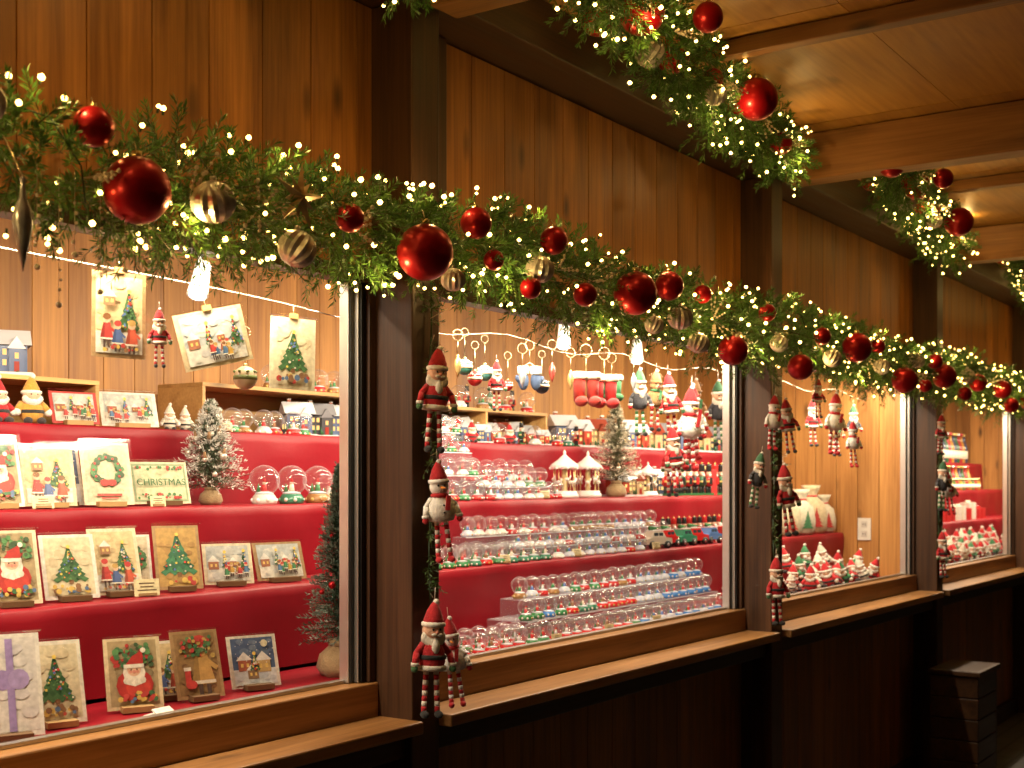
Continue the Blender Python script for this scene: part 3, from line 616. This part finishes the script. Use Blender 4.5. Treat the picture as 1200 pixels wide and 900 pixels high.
for j in range(6): obj('snow_globe',GM[[1,3,2,4,0][j%5]],(2.7+j*.065,.86+.02*(j%2),1.645),(0,0,-.5),1.2)
for j in range(4): hs(3 if j%2 else 0,3.06+j*.1,.94,1.645,1.05)
for j in range(6): obj('snow_globe',GM[[3,0,1,4][j%4]],(2.95+j*.075,.95,1.795),(0,0,-.5),1.25)
for j in range(5): hs([0,3,1,0,3][j],3.66+j*.095,.95,1.645,1.0)
for j in range(4): hs([1,2,0,1][j],4.15+j*.085,.95,1.645,.9)
def plush(c=(.5,.015,.02)):
    m=MB(); F='fabric'; W=(.8,.75,.66)
    m.sph((0,0,.035),.036,F,c,sc=(1,.9,1)); m.sph((0,-.004,.085),.026,F,(.75,.45,.3)); m.lathe([(.027,.09),(.024,.105),(.014,.125),(.004,.14)],(0,0,0),F,c,14)
    m.sph((.004,0,.142),.009,F,W,seg=8,rg=6); m.lathe([(.024,.086),(.03,.09),(.03,.097),(.024,.1)],(0,0,0),F,W,14)
    for k in range(7): a=(k-3)/3; m.sph((a*.02,-.02+.008*abs(a),.073-.01*(1-a*a)),.012,F,W,seg=8,rg=6)
    for sx in(-1,1):
        m.sph((sx*.009,-.026,.087),.0028,'gloss',(.02,.02,.02),seg=6,rg=5); m.tube([(sx*.028,0,.06),(sx*.045,-.012,.038)],.011,F,c,8); m.sph((sx*.046,-.013,.034),.012,F,W,seg=8,rg=6)
        m.sph((sx*.02,-.03,.008),.014,F,(.04,.03,.03),sc=(.9,1.4,.8),seg=8,rg=6)
    m.lathe([(.0345,.03),(.037,.032),(.037,.04),(.0345,.042)],(0,0,0),F,(.03,.03,.03),14,sc=(1,.9,1))
    return m.mesh('plush_santa')
PM=[plush(),plush((.05,.2,.08)),plush((.7,.64,.52)),plush((.6,.3,.05))]
def pl(k,x,y,z,s=1,rz=-30,rx=0,ry=0): return obj('plush_santa_toy',PM[k],(x,y,z),(rx,ry,R(rz)),s)
def nut(c,c2):
    m=MB(); G='gloss'; m.box((0,0,.004),(.03,.024,.008),G,(.04,.15,.06))
    for sx in(-1,1): m.cone((sx*.006,0,.008),(sx*.006,0,.032),.0055,.0055,G,(.03,.03,.03)); m.tube([(sx*.015,0,.06),(sx*.017,0,.036)],.0042,G,c)
    m.lathe([(.0125,.032),(.0135,.048),(.0145,.062),(.006,.066)],(0,0,0),G,c,12); m.box((0,-.013,.05),(.012,.004,.024),G,c2); m.lathe([(.0135,.044),(.0145,.045),(.0145,.049),(.0135,.05)],(0,0,0),G,(.8,.6,.2),12)
    m.cone((0,0,.065),(0,0,.082),.0095,.0095,G,(.75,.48,.35),12); m.sph((0,-.008,.069),.006,G,(.85,.85,.8),seg=8,rg=6); m.sph((0,-.01,.075),.0022,G,(.7,.3,.25),seg=6,rg=5)
    m.lathe([(.011,.082),(.0115,.084),(.0095,.1),(.0108,.106),(.001,.108)],(0,0,0),G,c2,12); m.sph((0,0,.11),.0035,G,(.8,.6,.2),seg=6,rg=5)
    return m.mesh('nutcracker')
NMs=[nut((.04,.15,.07),(.03,.03,.03)),nut((.55,.03,.03),(.03,.03,.03)),nut((.03,.03,.04),(.5,.03,.03)),nut((.1,.2,.45),(.6,.03,.03))]
for j in range(11):
    x=3.62+j*.078
    if j%4==1: obj('nutcracker_figurine',NMs[j%4],(x,.95,1.78),(0,0,-.4),.85)
    elif j%4==3: pl(j%3,x,.95,1.78,.55)
    else: obj('snow_globe',GM[[0,3,1,4,2][j%5]],(x,.93,1.78),(0,0,-.5),1.4)
for j in range(13):
    x=3.6+j*.083
    if j%5==2: obj('nutcracker_figurine',NMs[(j+1)%4],(x,.81,1.645),(0,0,-.4),.8)
    elif j%5==4: hs(j%4,x,.82,1.645,.65)
    elif j%3==0: pl([0,1,2][j%3],x,.81,1.645,.55)
    else: obj('snow_globe',GM[[2,0,4,7][j%4]],(x,.80,1.645),(0,0,-.5),1.2)
pl(3,1.985,.825,1.645,.85,-15); pl(0,1.9,.84,1.645,.8,0)
card('scene',2.135,.845,1.645,.13,.09,-12,stand=True,bg=(.5,.04,.03)); pl(2,2.46,.86,1.645,.52); pl(2,2.525,.87,1.645,.5); pl(0,1.78,.83,1.645,.8)
for x,y,z in((2.02,.5,1.23),(2.2,.6,1.435),(2.62,.8,1.645)): tag(x,y,z)
tag(1.99,.39,1.232,.06,.04); tag(2.86,.585,1.436,.05,.03); tag(1.86,.6,1.436,.05,.03)
m=MB(); m.box((0,0,.004),(.07,.02,.008),'paper',(.7,.68,.62),(0,0,.3)); m.box((.01,-.008,.012),(.05,.02,.003),'paper',(.7,.68,.62),(R(30),0,.1)); obj('folded_price_tag',m,(1.79,.12,1.008))
def xtree(name,x,y,z,h,r,ca,cb,tipc,n=260,redb=True,nl=.016,nw=.0024):
    e=empty(name,(x,y,z)); P=[];D=[];Ls=[]
    for k in range(n):
        t=(k/n)**.85; a=k*2.4; zz=h*(.16+.8*t); rr=r*(1-t)**.85+.008
        P.append((0,0,zz)); D.append((math.cos(a),math.sin(a),U(-.15,.45)+t*.8)); Ls.append(rr*U(.7,1.15))
    for _ in range(8): P.append((0,0,h*.9)); D.append((U(-.2,.2),U(-.2,.2),1)); Ls.append(h*.1)
    obj('foliage',needles('tree_foliage',P,D,Ls,26,nl,nw,ca,cb,tipc,.55),parent=e)
    m=MB(); m.cone((0,0,0),(0,0,h*.95),.008,.002,'matte',(.12,.07,.03))
    m.lathe([(h*.09,0),(h*.115,h*.04),(h*.1,h*.1),(h*.05,h*.145),(h*.065,h*.165),(h*.03,h*.17)],(0,0,0),'fabric',(.38,.27,.14),16,rib=.06)
    m.lathe([(h*.055,h*.137),(h*.062,h*.145),(h*.055,h*.152)],(0,0,0),'fabric',(.25,.15,.07),14)
    for k in range(26):
        t=U(.1,.9); a=U(0,6.28); rr=r*(1-t)*.95
        m.sph((rr*math.cos(a),rr*math.sin(a),h*(.2+.75*t)),U(.005,.010),'bauble',RED if redb else (.75,.7,.6),seg=10,rg=7)
        if not redb and k%2: m.cone((rr*math.cos(a),rr*math.sin(a),h*(.2+.75*t)),(rr*1.1*math.cos(a),rr*1.1*math.sin(a),h*(.2+.75*t)+.02),.007,.003,'fabric',(.3,.17,.08))
    obj('trunk_and_pot',m,parent=e)
xtree('tabletop_christmas_tree',2.45,.68,1.435,.29,.11,(.04,.08,.04),(.16,.2,.12),(.78,.76,.7),320,False,nw=.003)
xtree('tabletop_christmas_tree',2.45,.2,1.006,.55,.105,(.012,.06,.04),(.05,.15,.09),(.22,.32,.26),600,True,nl=.016,nw=.003)
xtree('tabletop_christmas_tree',4.67,.66,1.435,.40,.115,(.06,.08,.03),(.2,.2,.12),(.75,.68,.52),380,False,nw=.003)
grow(2.80,3.28,.12,1.006,8,[0,4,0,1],1.1); grow(2.84,3.22,.185,1.006,7,[1,4,0],1.1)
acryl(3.26,4.6,.165,.32,1.006,1.07); grow(3.34,4.5,.118,1.006,19,[0,4,1,5,6,6],1.05)
grow(3.3,4.56,.198,1.07,20,[1,7,4,5,6,6],1.05)
acryl(3.36,4.7,.25,.34,1.0702,1.125); grow(3.4,4.66,.29,1.125,20,[3,1,0,5,6],1.05)
grow(3.10,3.72,.40,1.23,10,[1,4,7],1.1); grow(3.12,3.7,.465,1.23,9,[0,1,4],1.1)
acryl(3.62,4.75,.44,.5,1.23,1.27); grow(3.8,4.4,.40,1.23,9,[2,5,4],1.05); grow(3.66,4.72,.47,1.27,17,[2,5,0],1.05); acryl(3.4,4.75,.505,.56,1.23,1.315); grow(3.44,4.72,.53,1.315,20,[2,0,3,5],1.05)
acryl(3.42,3.64,.6,.74,1.435,1.52); acryl(3.44,3.62,.64,.74,1.5202,1.6); acryl(3.46,3.6,.68,.74,1.6002,1.67)
for z,y in((1.52,.62),(1.6,.66),(1.67,.7)): grow(3.46,3.6,y,z,3,[5,2,1],.98)
grow(3.36,3.66,.59,1.435,5,[4,1,0],1.05); grow(3.72,4.12,.6,1.435,7,[5,2,0],1.05); acryl(3.7,4.12,.63,.76,1.435,1.48); grow(3.74,4.1,.67,1.48,6,[2,5,1],1.15); grow(3.74,4.1,.735,1.5,5,[0,2],1.3)
for x,y,z in((3.3,.085,1.008),(3.62,.085,1.008),(3.95,.085,1.008),(3.9,.38,1.232),(4.5,.38,1.232),(4.0,.58,1.437),(3.45,.38,1.232)): tag(x,y,z)
def carousel():
    m=MB(); G='gloss'; W=(.76,.73,.7)
    m.lathe([(.05,0),(.05,.012),(.044,.016),(.044,.024),(.001,.025)],(0,0,0),G,W,24); m.cone((0,0,.02),(0,0,.11),.009,.009,G,(.75,.6,.3),12)
    for k in range(8):
        a=k*math.pi/4; x,y=.038*math.cos(a),.038*math.sin(a); m.cone((x,y,.024),(x,y,.108),.0017,.0017,'metal',(.75,.6,.3),6)
        zz=.055+.01*(k%2); t=(-math.sin(a),math.cos(a))
        m.sph((x,y,zz),.0085,G,(.8,.72,.66),sc=(1,1,.75),seg=8,rg=6); m.tube([(x+t[0]*.007,y+t[1]*.007,zz),(x+t[0]*.013,y+t[1]*.013,zz+.012)],.003,G,(.8,.72,.66),6)
        for u in(-1,1): m.tube([(x+t[0]*.005*u,y+t[1]*.005*u,zz-.003),(x+t[0]*.009*u,y+t[1]*.009*u,zz-.017)],.0013,G,(.7,.6,.5),5)
    m.lathe([(.05,.102),(.052,.112),(.046,.118),(.026,.132),(.01,.146),(.004,.152),(.006,.158),(.0005,.168)],(0,0,0),G,W,24,rib=.05)
    for k in range(16): a=k*math.pi/8; m.sph((.051*math.cos(a),.051*math.sin(a),.103),.005,G,(.7,.35,.35) if k%2 else W,seg=6,rg=5)
    return m.mesh('carousel')
cm=carousel(); obj('toy_carousel',cm,(4.23,.64,1.435),(0,0,0),1.12); obj('toy_carousel',cm,(4.44,.66,1.435),(0,0,.5),1.12); obj('toy_carousel',cm,(4.95,.66,1.435),(0,0,.5),.9)
def car(c):
    m=MB(); G='gloss'
    pr_=[(-.045,.012),(-.047,.026),(-.03,.03),(-.02,.046),(.014,.046),(.024,.03),(.045,.027),(.047,.012)]
    n=len(pr_); w=.019
    vs=[(x,-w*(.85 if z>.04 else 1),z) for x,z in pr_]+[(x,w*(.85 if z>.04 else 1),z) for x,z in pr_]
    m.add(vs,[tuple(range(n)),tuple(range(2*n-1,n-1,-1))]+[(k,k+n,(k+1)%n+n,(k+1)%n) for k in range(n)],G,c)
    for sx in(-.028,.028):
        for sy in(-1,1): m.lathe([(.0005,-.004),(.0105,-.004),(.0105,.004),(.0005,.004)],(sx,sy*.019,.0105),'matte',(.02,.02,.02),14,(R(90),0,0)); m.sph((sx,sy*.0235,.0105),.0045,'metal',(.7,.7,.7),sc=(1,.3,1),seg=8,rg=5)
    for sy in(-1,1):
        m.box((-.012,sy*.0178,.038),(.014,.001,.009),G,(.05,.07,.09)); m.box((.006,sy*.0178,.038),(.014,.001,.009),G,(.05,.07,.09))
        m.sph((-.047,sy*.012,.02),.004,'metal',(.85,.8,.6),seg=8,rg=5)
    m.box((-.0478,0,.018),(.002,.014,.008),'metal',(.7,.7,.7)); m.box((0,0,.048),(.04,.026,.002),G,(.85,.85,.85)); m.cone((-.02,0,.054),(.024,0,.054),.006,.001,G,(.05,.2,.07),8)
    return m.mesh('toy_car')
CM=[car((.6,.03,.03)),car((.75,.7,.6)),car((.05,.25,.15)),car((.1,.2,.45))]
for j in range(5): obj('toy_car',CM[[1,0,2,0,3][j]],(4.58+j*.125,.43+.015*(j%2),1.23),(0,0,R(-8+U(-12,12))),1.5)
for j in range(14): obj('nutcracker_figurine',NMs[j%3],(4.82+j*.05,.52,1.23),(0,0,-.4),1.05)
for j in range(9): obj('nutcracker_figurine',NMs[(j+1)%3],(5.05+j*.07,.62,1.435),(0,0,-.4),1.35)
for j in range(12): hs(j%4,4.6+j*.13,.88,1.645,1.25)
for j in range(7): hs((j+1)%4,4.75+j*.13,.7,1.435,1.1)
def gift(x,y,z,w,h,c,r):
    m=MB(); m.box((0,0,h/2),(w,w*.8,h),'paper',c); m.box((0,0,h/2),(w*.14,w*.8+.003,h+.003),'gloss',r); m.box((0,0,h/2),(w+.003,w*.11,h+.002),'gloss',r)
    for sx in(-1,1): m.sph((sx*w*.14,0,h+w*.07),w*.13,'gloss',r,sc=(1.2,.5,.7),seg=10,rg=7,rot=(0,sx*-.4,0))
    m.sph((0,0,h+w*.05),w*.07,'gloss',r,seg=8,rg=6); obj('gift_box',m,(x,y,z),(0,0,R(U(-40,-10))),bevel=.001)
for x,y,z,w,h,c,r in [(5.5,.66,1.435,.1,.12,(.5,.03,.03),(.8,.65,.3)),(5.68,.64,1.435,.09,.08,(.75,.7,.6),(.5,.03,.03)),(5.26,.45,1.23,.09,.07,(.5,.03,.03),(.8,.8,.75)),(5.38,.46,1.23,.08,.1,(.05,.2,.08),(.7,.55,.2)),(5.75,.9,1.645,.12,.14,(.55,.03,.03),(.85,.8,.7)),(5.6,.9,1.645,.1,.1,(.7,.65,.55),(.5,.03,.03))]: gift(x,y,z,w,h,c,r)
for j in range(9): pl([0,0,2][j%3],4.72+j*.08,.17+.05*(j%2),1.006,.62,-30+U(-20,20))
def sack(x,y,z,h,c,sc):
    m=MB(); r=h*.36
    m.lathe([(r*.75,0),(r,h*.08),(r*1.02,h*.35),(r*.85,h*.62),(r*.38,h*.76),(r*.33,h*.79),(r*.5,h*.9),(r*.62,h)],(0,0,0),'fabric',c,22,rib=.05,sc=(1,.6,1))
    m.lathe([(r*.36,h*.755),(r*.42,h*.775),(r*.36,h*.795)],(0,0,0),'fabric',(.5,.03,.03),14,sc=(1,.62,1))
    for k in range(5):
        zz=h*(.15+.07*k); ww=r*(.45-.09*k); m.poly([(-ww,-r*.63,zz),(ww,-r*.63,zz),(0,-r*.62,zz+h*.13)],'fabric',sc)
    obj('gift_sack',m,(x,y,z),(0,0,R(-35+U(-15,15))))
sack(5.98,.44,1.23,.22,(.6,.52,.34),(.5,.04,.03)); sack(6.14,.43,1.23,.23,(.7,.64,.48),(.05,.2,.08)); sack(6.3,.44,1.23,.25,(.62,.5,.3),(.5,.04,.03)); sack(5.8,.45,1.23,.17,(.5,.35,.18),(.5,.04,.03)); sack(6.45,.43,1.23,.2,(.65,.58,.42),(.5,.04,.03))
for j in range(22):
    x=5.45+(j%8)*.115+U(-.02,.02); pl([0,2,0,0,1][j%5],x,.12+.075*(j//8)+U(-.01,.01),1.008+.035*(j//8)*(j%2),.85,-30+U(-60,60),U(-.3,.3),U(-.4,.4))
P=[];D=[];Ls=[]
for k in range(160): P.append((U(-.03,.03),U(-.02,.02),.08+U(0,.12))); D.append((U(-1,1),U(-.7,.7),U(-.2,1.2))); Ls.append(U(.06,.17))
e=empty('potted_fir_arrangement',(6.2,.68,1.435)); obj('foliage',needles('arrangement',P,D,Ls,18,.03,.005,(.03,.07,.03),(.16,.22,.12),(.6,.6,.5),.85),parent=e)
m=MB(); m.lathe([(.04,0),(.055,.08),(.058,.1),(.05,.1),(.04,.08),(.001,.075)],(0,0,0),'gloss',(.5,.4,.3),18)
for k in range(10): m.sph((U(-.09,.09),-.05+U(-.03,.03),U(.1,.24)),.01,'bauble',RED,seg=10,rg=7)
obj('pot',m,parent=e)
m=MB(); m.box((0,0,0),(.006,.07,.115),'gloss',(.7,.66,.58))
for z in(-.025,.025): m.box((-.0035,0,z),(.002,.03,.032),'gloss',(.55,.5,.44)); [m.box((-.005,sy*.006,z),(.001,.003,.01),'matte',(.02,.02,.02)) for sy in(-1,1)]
obj('wall_outlet',m,(6.576,.255,1.25))
m=MB(); pts=[(2.5+k*.1,.2,1.93+.015*math.cos(k*.9)) for k in range(41)]; m.tube(pts,.0014,'metal',(.5,.42,.3),5); obj('beaded_hanging_wire',m)
def hook(m,h):
    m.tube([(0,0,h),(0,0,h+.04)],.001,'metal',(.6,.5,.3),4); m.tube([(math.sin(a*.57)*.016,0,h+.056-math.cos(a*.57)*.016) for a in range(12)],.0013,'metal',(.65,.5,.3),4)
def mitten(x,y,z,c,s=1):
    m=MB(); F='fabric'
    for sx in(-1,1):
        m.sph((sx*.022,0,-.05),.024,F,c,sc=(.8,.45,1.3)); m.sph((sx*.022+sx*.018,0,-.045),.01,F,c,sc=(1,.8,1.4),rot=(0,sx*.5,0),seg=8,rg=6); m.lathe([(.018,-.03),(.021,-.026),(.021,-.006),(.017,-.002)],(sx*.022,0,0),F,(.8,.76,.68),12,sc=(1,.6,1)); m.tube([(sx*.022,0,-.004),(0,0,.01)],.0012,F,(.7,.6,.5),4)
    hook(m,.01); obj('hanging_mittens',m,(x,y,z),(0,0,R(-35)),s)
def boot(x,y,z,c,s=1):
    m=MB(); F='fabric'
    for sx in(-1,1): m.lathe([(.014,-.07),(.015,-.03),(.017,-.006)],(sx*.018,0,0),F,c,12); m.sph((sx*.018,-.012,-.07),.017,F,c,sc=(.85,1.6,.8)); m.lathe([(.018,-.016),(.021,-.012),(.021,.0),(.017,.003)],(sx*.018,0,0),F,(.7,.62,.48),12)
    hook(m,.0); obj('hanging_felt_boots',m,(x,y,z),(0,0,R(-35)),s)
def drop(x,y,z,c):
    m=MB(); m.lathe([(.0005,-.045),(.006,-.03),(.011,-.012),(.009,.004),(.003,.014),(.003,.02)],(0,0,0),'silver',c,12); hook(m,.02); obj('hanging_glass_drop',m,(x,y,z),(0,0,R(-35)))
ball_orn(2.98,.2,1.83,.024,(.08,.3,.25),(.8,.7,.5)); ball_orn(3.03,.2,1.80,.022,(.6,.04,.04),(.8,.7,.5)); ball_orn(3.08,.2,1.82,.024,(.1,.3,.28),(.8,.8,.7))
drop(2.92,.18,1.84,(.7,.5,.2)); drop(3.25,.18,1.83,(.6,.62,.66)); drop(3.45,.2,1.86,(.6,.1,.08)); drop(3.53,.18,1.84,(.7,.5,.2)); drop(3.95,.18,1.86,(.6,.62,.66))
hang('santa',3.14,.2,1.86,.15); ball_orn(3.20,.2,1.79,.016,(.6,.04,.04),(.8,.8,.7)); mitten(3.32,.2,1.86,(.06,.1,.2),.95); ball_orn(3.39,.2,1.8,.024,(.06,.09,.12),(.7,.6,.4))
boot(3.66,.2,1.86,(.4,.03,.02),1.35); boot(3.78,.2,1.86,(.45,.02,.02),1.35); boot(3.9,.24,1.87,(.05,.2,.08),1.1)
hang('gnome',4.03,.2,1.9,.24); hang('deer',4.12,.18,1.9,.22,-35,3); hang('santa',4.25,.2,1.9,.25,-40,-4); hang('snowman',4.34,.15,1.85,.31,-30,3); hang('snowman',4.45,.2,1.87,.29); hang('santa',4.22,.17,1.70,.24,-30,-7); hang('deer',4.56,.24,1.9,.24); hang('gnome',4.68,.2,1.9,.26); hang('santa',4.43,.28,1.68,.24)
for k,x in enumerate((5.7,6.0,6.25)): hang(['santa','deer','gnome'][k],x,.2,1.88-.04*(k%2),.22)
def bottle(c,cap):
    m=MB(); m.lathe([(.016,0),(.0165,.004),(.0165,.062),(.012,.078),(.0065,.088),(.006,.108),(.0075,.11)],(0,0,0),'gloss',c,14); m.lathe([(.0075,.108),(.0078,.12),(.0005,.121)],(0,0,0),'metal',cap,12)
    m.lathe([(.0168,.018),(.0169,.05)],(0,0,0),'paper',(.8,.75,.6),14); return m.mesh('bottle')
def jar(c):
    m=MB(); m.lathe([(.024,0),(.026,.004),(.026,.045),(.02,.054),(.02,.058)],(0,0,0),'gloss',c,16); m.lathe([(.022,.058),(.0225,.072),(.0005,.073)],(0,0,0),'metal',(.75,.6,.3),16); m.lathe([(.0264,.012),(.0265,.036)],(0,0,0),'paper',(.8,.74,.6),16); return m.mesh('jar')
BM=[bottle((.03,.1,.04),(.7,.55,.2)),bottle((.35,.02,.03),(.6,.6,.6)),bottle((.4,.2,.04),(.7,.1,.1)),bottle((.04,.05,.1),(.7,.55,.2))]
JM=[jar((.45,.03,.03)),jar((.5,.28,.04)),jar((.1,.2,.06))]
for j in range(32): obj('glass_bottle',BM[j%4],(8.3+j*.078,.85,1.645),(0,0,0),2.0)
for j in range(26): obj('glass_bottle',BM[(j+1)%4],(8.0+j*.085,.66,1.435),(0,0,0),1.5)
for j in range(26): obj('preserve_jar',JM[j%3],(8.02+j*.085,.6,1.435),(0,0,0),1.2)
for j in range(60): pl([0,0,2,0,1][j%5],7.05+(j%20)*.12+U(-.02,.02),.12+.08*(j//20),1.008+.03*(j//20),.85,-30+U(-50,50),U(-.3,.3),U(-.3,.3))
for j in range(22): gift(6.9+j*.13,.46,1.23,.09,U(.07,.13),random.choice([(.55,.03,.03),(.78,.74,.66),(.5,.03,.03)]),random.choice([(.8,.75,.6),(.5,.03,.03)]))
sack(7.5,.63,1.435,.2,(.7,.64,.5),(.5,.03,.03)); sack(7.75,.63,1.435,.22,(.7,.64,.5),(.5,.03,.03))
m=MB()
for k in range(5): m.b2(6.44,6.78,-.36,-.345,.02+.105*k,.12+.105*k,'darkx'); m.b2(6.425,6.44,-.36,-.13,.02+.105*k,.12+.105*k,'darkx'); m.b2(6.78,6.795,-.36,-.13,.02+.105*k,.12+.105*k,'darkx')
m.b2(6.41,6.81,-.375,-.125,.546,.57,'darkx'); m.b2(6.442,6.778,-.344,-.13,.02,.54,'darkx'); obj('wooden_storage_box',m,bevel=.003)

# ---------------------------------------------------------------- lamps
def area(name,loc,rot,sx,sy,p,col,parent=None):
    l=bpy.data.lights.new(name,'AREA'); l.shape='RECTANGLE'; l.size=sx; l.size_y=sy; l.energy=p; l.color=col
    o=bpy.data.objects.new(name,l); S.collection.objects.link(o); o.location=loc; o.rotation_euler=rot
    if parent: o.parent=parent
    return o
for i in range(0,6):
    x0=P0+B*(i-1); L=x0-B+.105; xc=(L+x0)/2
    e=empty('added_front_fill',(xc,.085,2.02))  # glowing bar added as front fill for the goods, standing in for spots
    m=MB(); m.box((0,0,.02),(1.85,.03,.02),'alu',(.7,.68,.65)); m.box((0,.004,.006),(1.8,.016,.006),'led',(1,1,1),(R(35),0,0)); obj('fill_housing',m,parent=e)
    area('front_fill_emitter',(0,.012,-.006),(R(34),0,0),1.8,.03,29,(1,.83,.59),e)
    e=empty('ceiling_strip_lamp',(xc-.3,.5,2.15))
    m=MB(); m.box((0,0,.03),(1.2,.06,.03),'gloss',(.75,.73,.7)); m.cone((-.58,0,0),(.58,0,0),.013,.013,'led',(1,1,1),12); obj('tube_fixture',m,parent=e)
    m2=MB(); m2.tube([(-.4,0,.045),(-.4,0,.15)],.004,'metal',(.5,.5,.5)); m2.tube([(.4,0,.045),(.4,0,.15)],.004,'metal',(.5,.5,.5)); obj('rods',m2,parent=e)
    area('strip_emitter',(0,0,-.016),(0,0,0),1.16,.03,8,(1,.82,.56),e)
def spotl(x,y,z,rz):
    e=empty('spot_lamp',(x,y,z)); e.rotation_euler=(0,0,R(rz))
    m=MB(); m.lathe([(.012,.05),(.018,.045),(.02,.0),(.024,-.04),(.022,-.04),(.001,-.03)],(0,0,0),'gloss',(.75,.73,.7),18,(R(-30),0,0)); m.lathe([(.0005,-.034),(.02,-.0395)],(0,0,0),'led',(1,1,1),16,(R(-30),0,0))
    m.tube([(0,0,.03),(0,0,.11)],.005,'gloss',(.7,.7,.7)); obj('lamp_head',m,parent=e)
spotl(1.98,.2,1.95,-60); spotl(4.1,.25,1.97,-60); spotl(3.6,.25,1.98,-60)

# ---------------------------------------------------------------- world, camera
w=bpy.data.worlds.new('World'); S.world=w; w.use_nodes=True; nt=w.node_tree; nt.nodes.clear()
sk=nt.nodes.new('ShaderNodeTexSky'); sk.sky_type='NISHITA'; sk.sun_disc=False; sk.sun_elevation=R(2); sk.sun_rotation=R(150)
bg=nt.nodes.new('ShaderNodeBackground'); bg.inputs[1].default_value=.006; ow=nt.nodes.new('ShaderNodeOutputWorld')
nt.links.new(sk.outputs[0],bg.inputs[0]); nt.links.new(bg.outputs[0],ow.inputs[0])
cd=bpy.data.cameras.new('camera'); co=bpy.data.objects.new('camera',cd); S.collection.objects.link(co); S.camera=co
cd.lens=45; cd.sensor_width=36; cd.shift_y=.095; cd.clip_start=.05; cd.clip_end=600
co.location=(0,-2,1.5); co.rotation_euler=(R(90),0,R(-55.68))
cd.dof.use_dof=True; cd.dof.focus_distance=3.2; cd.dof.aperture_fstop=5.6
S.view_settings.view_transform='Standard'; S.view_settings.look='None'; S.view_settings.exposure=0
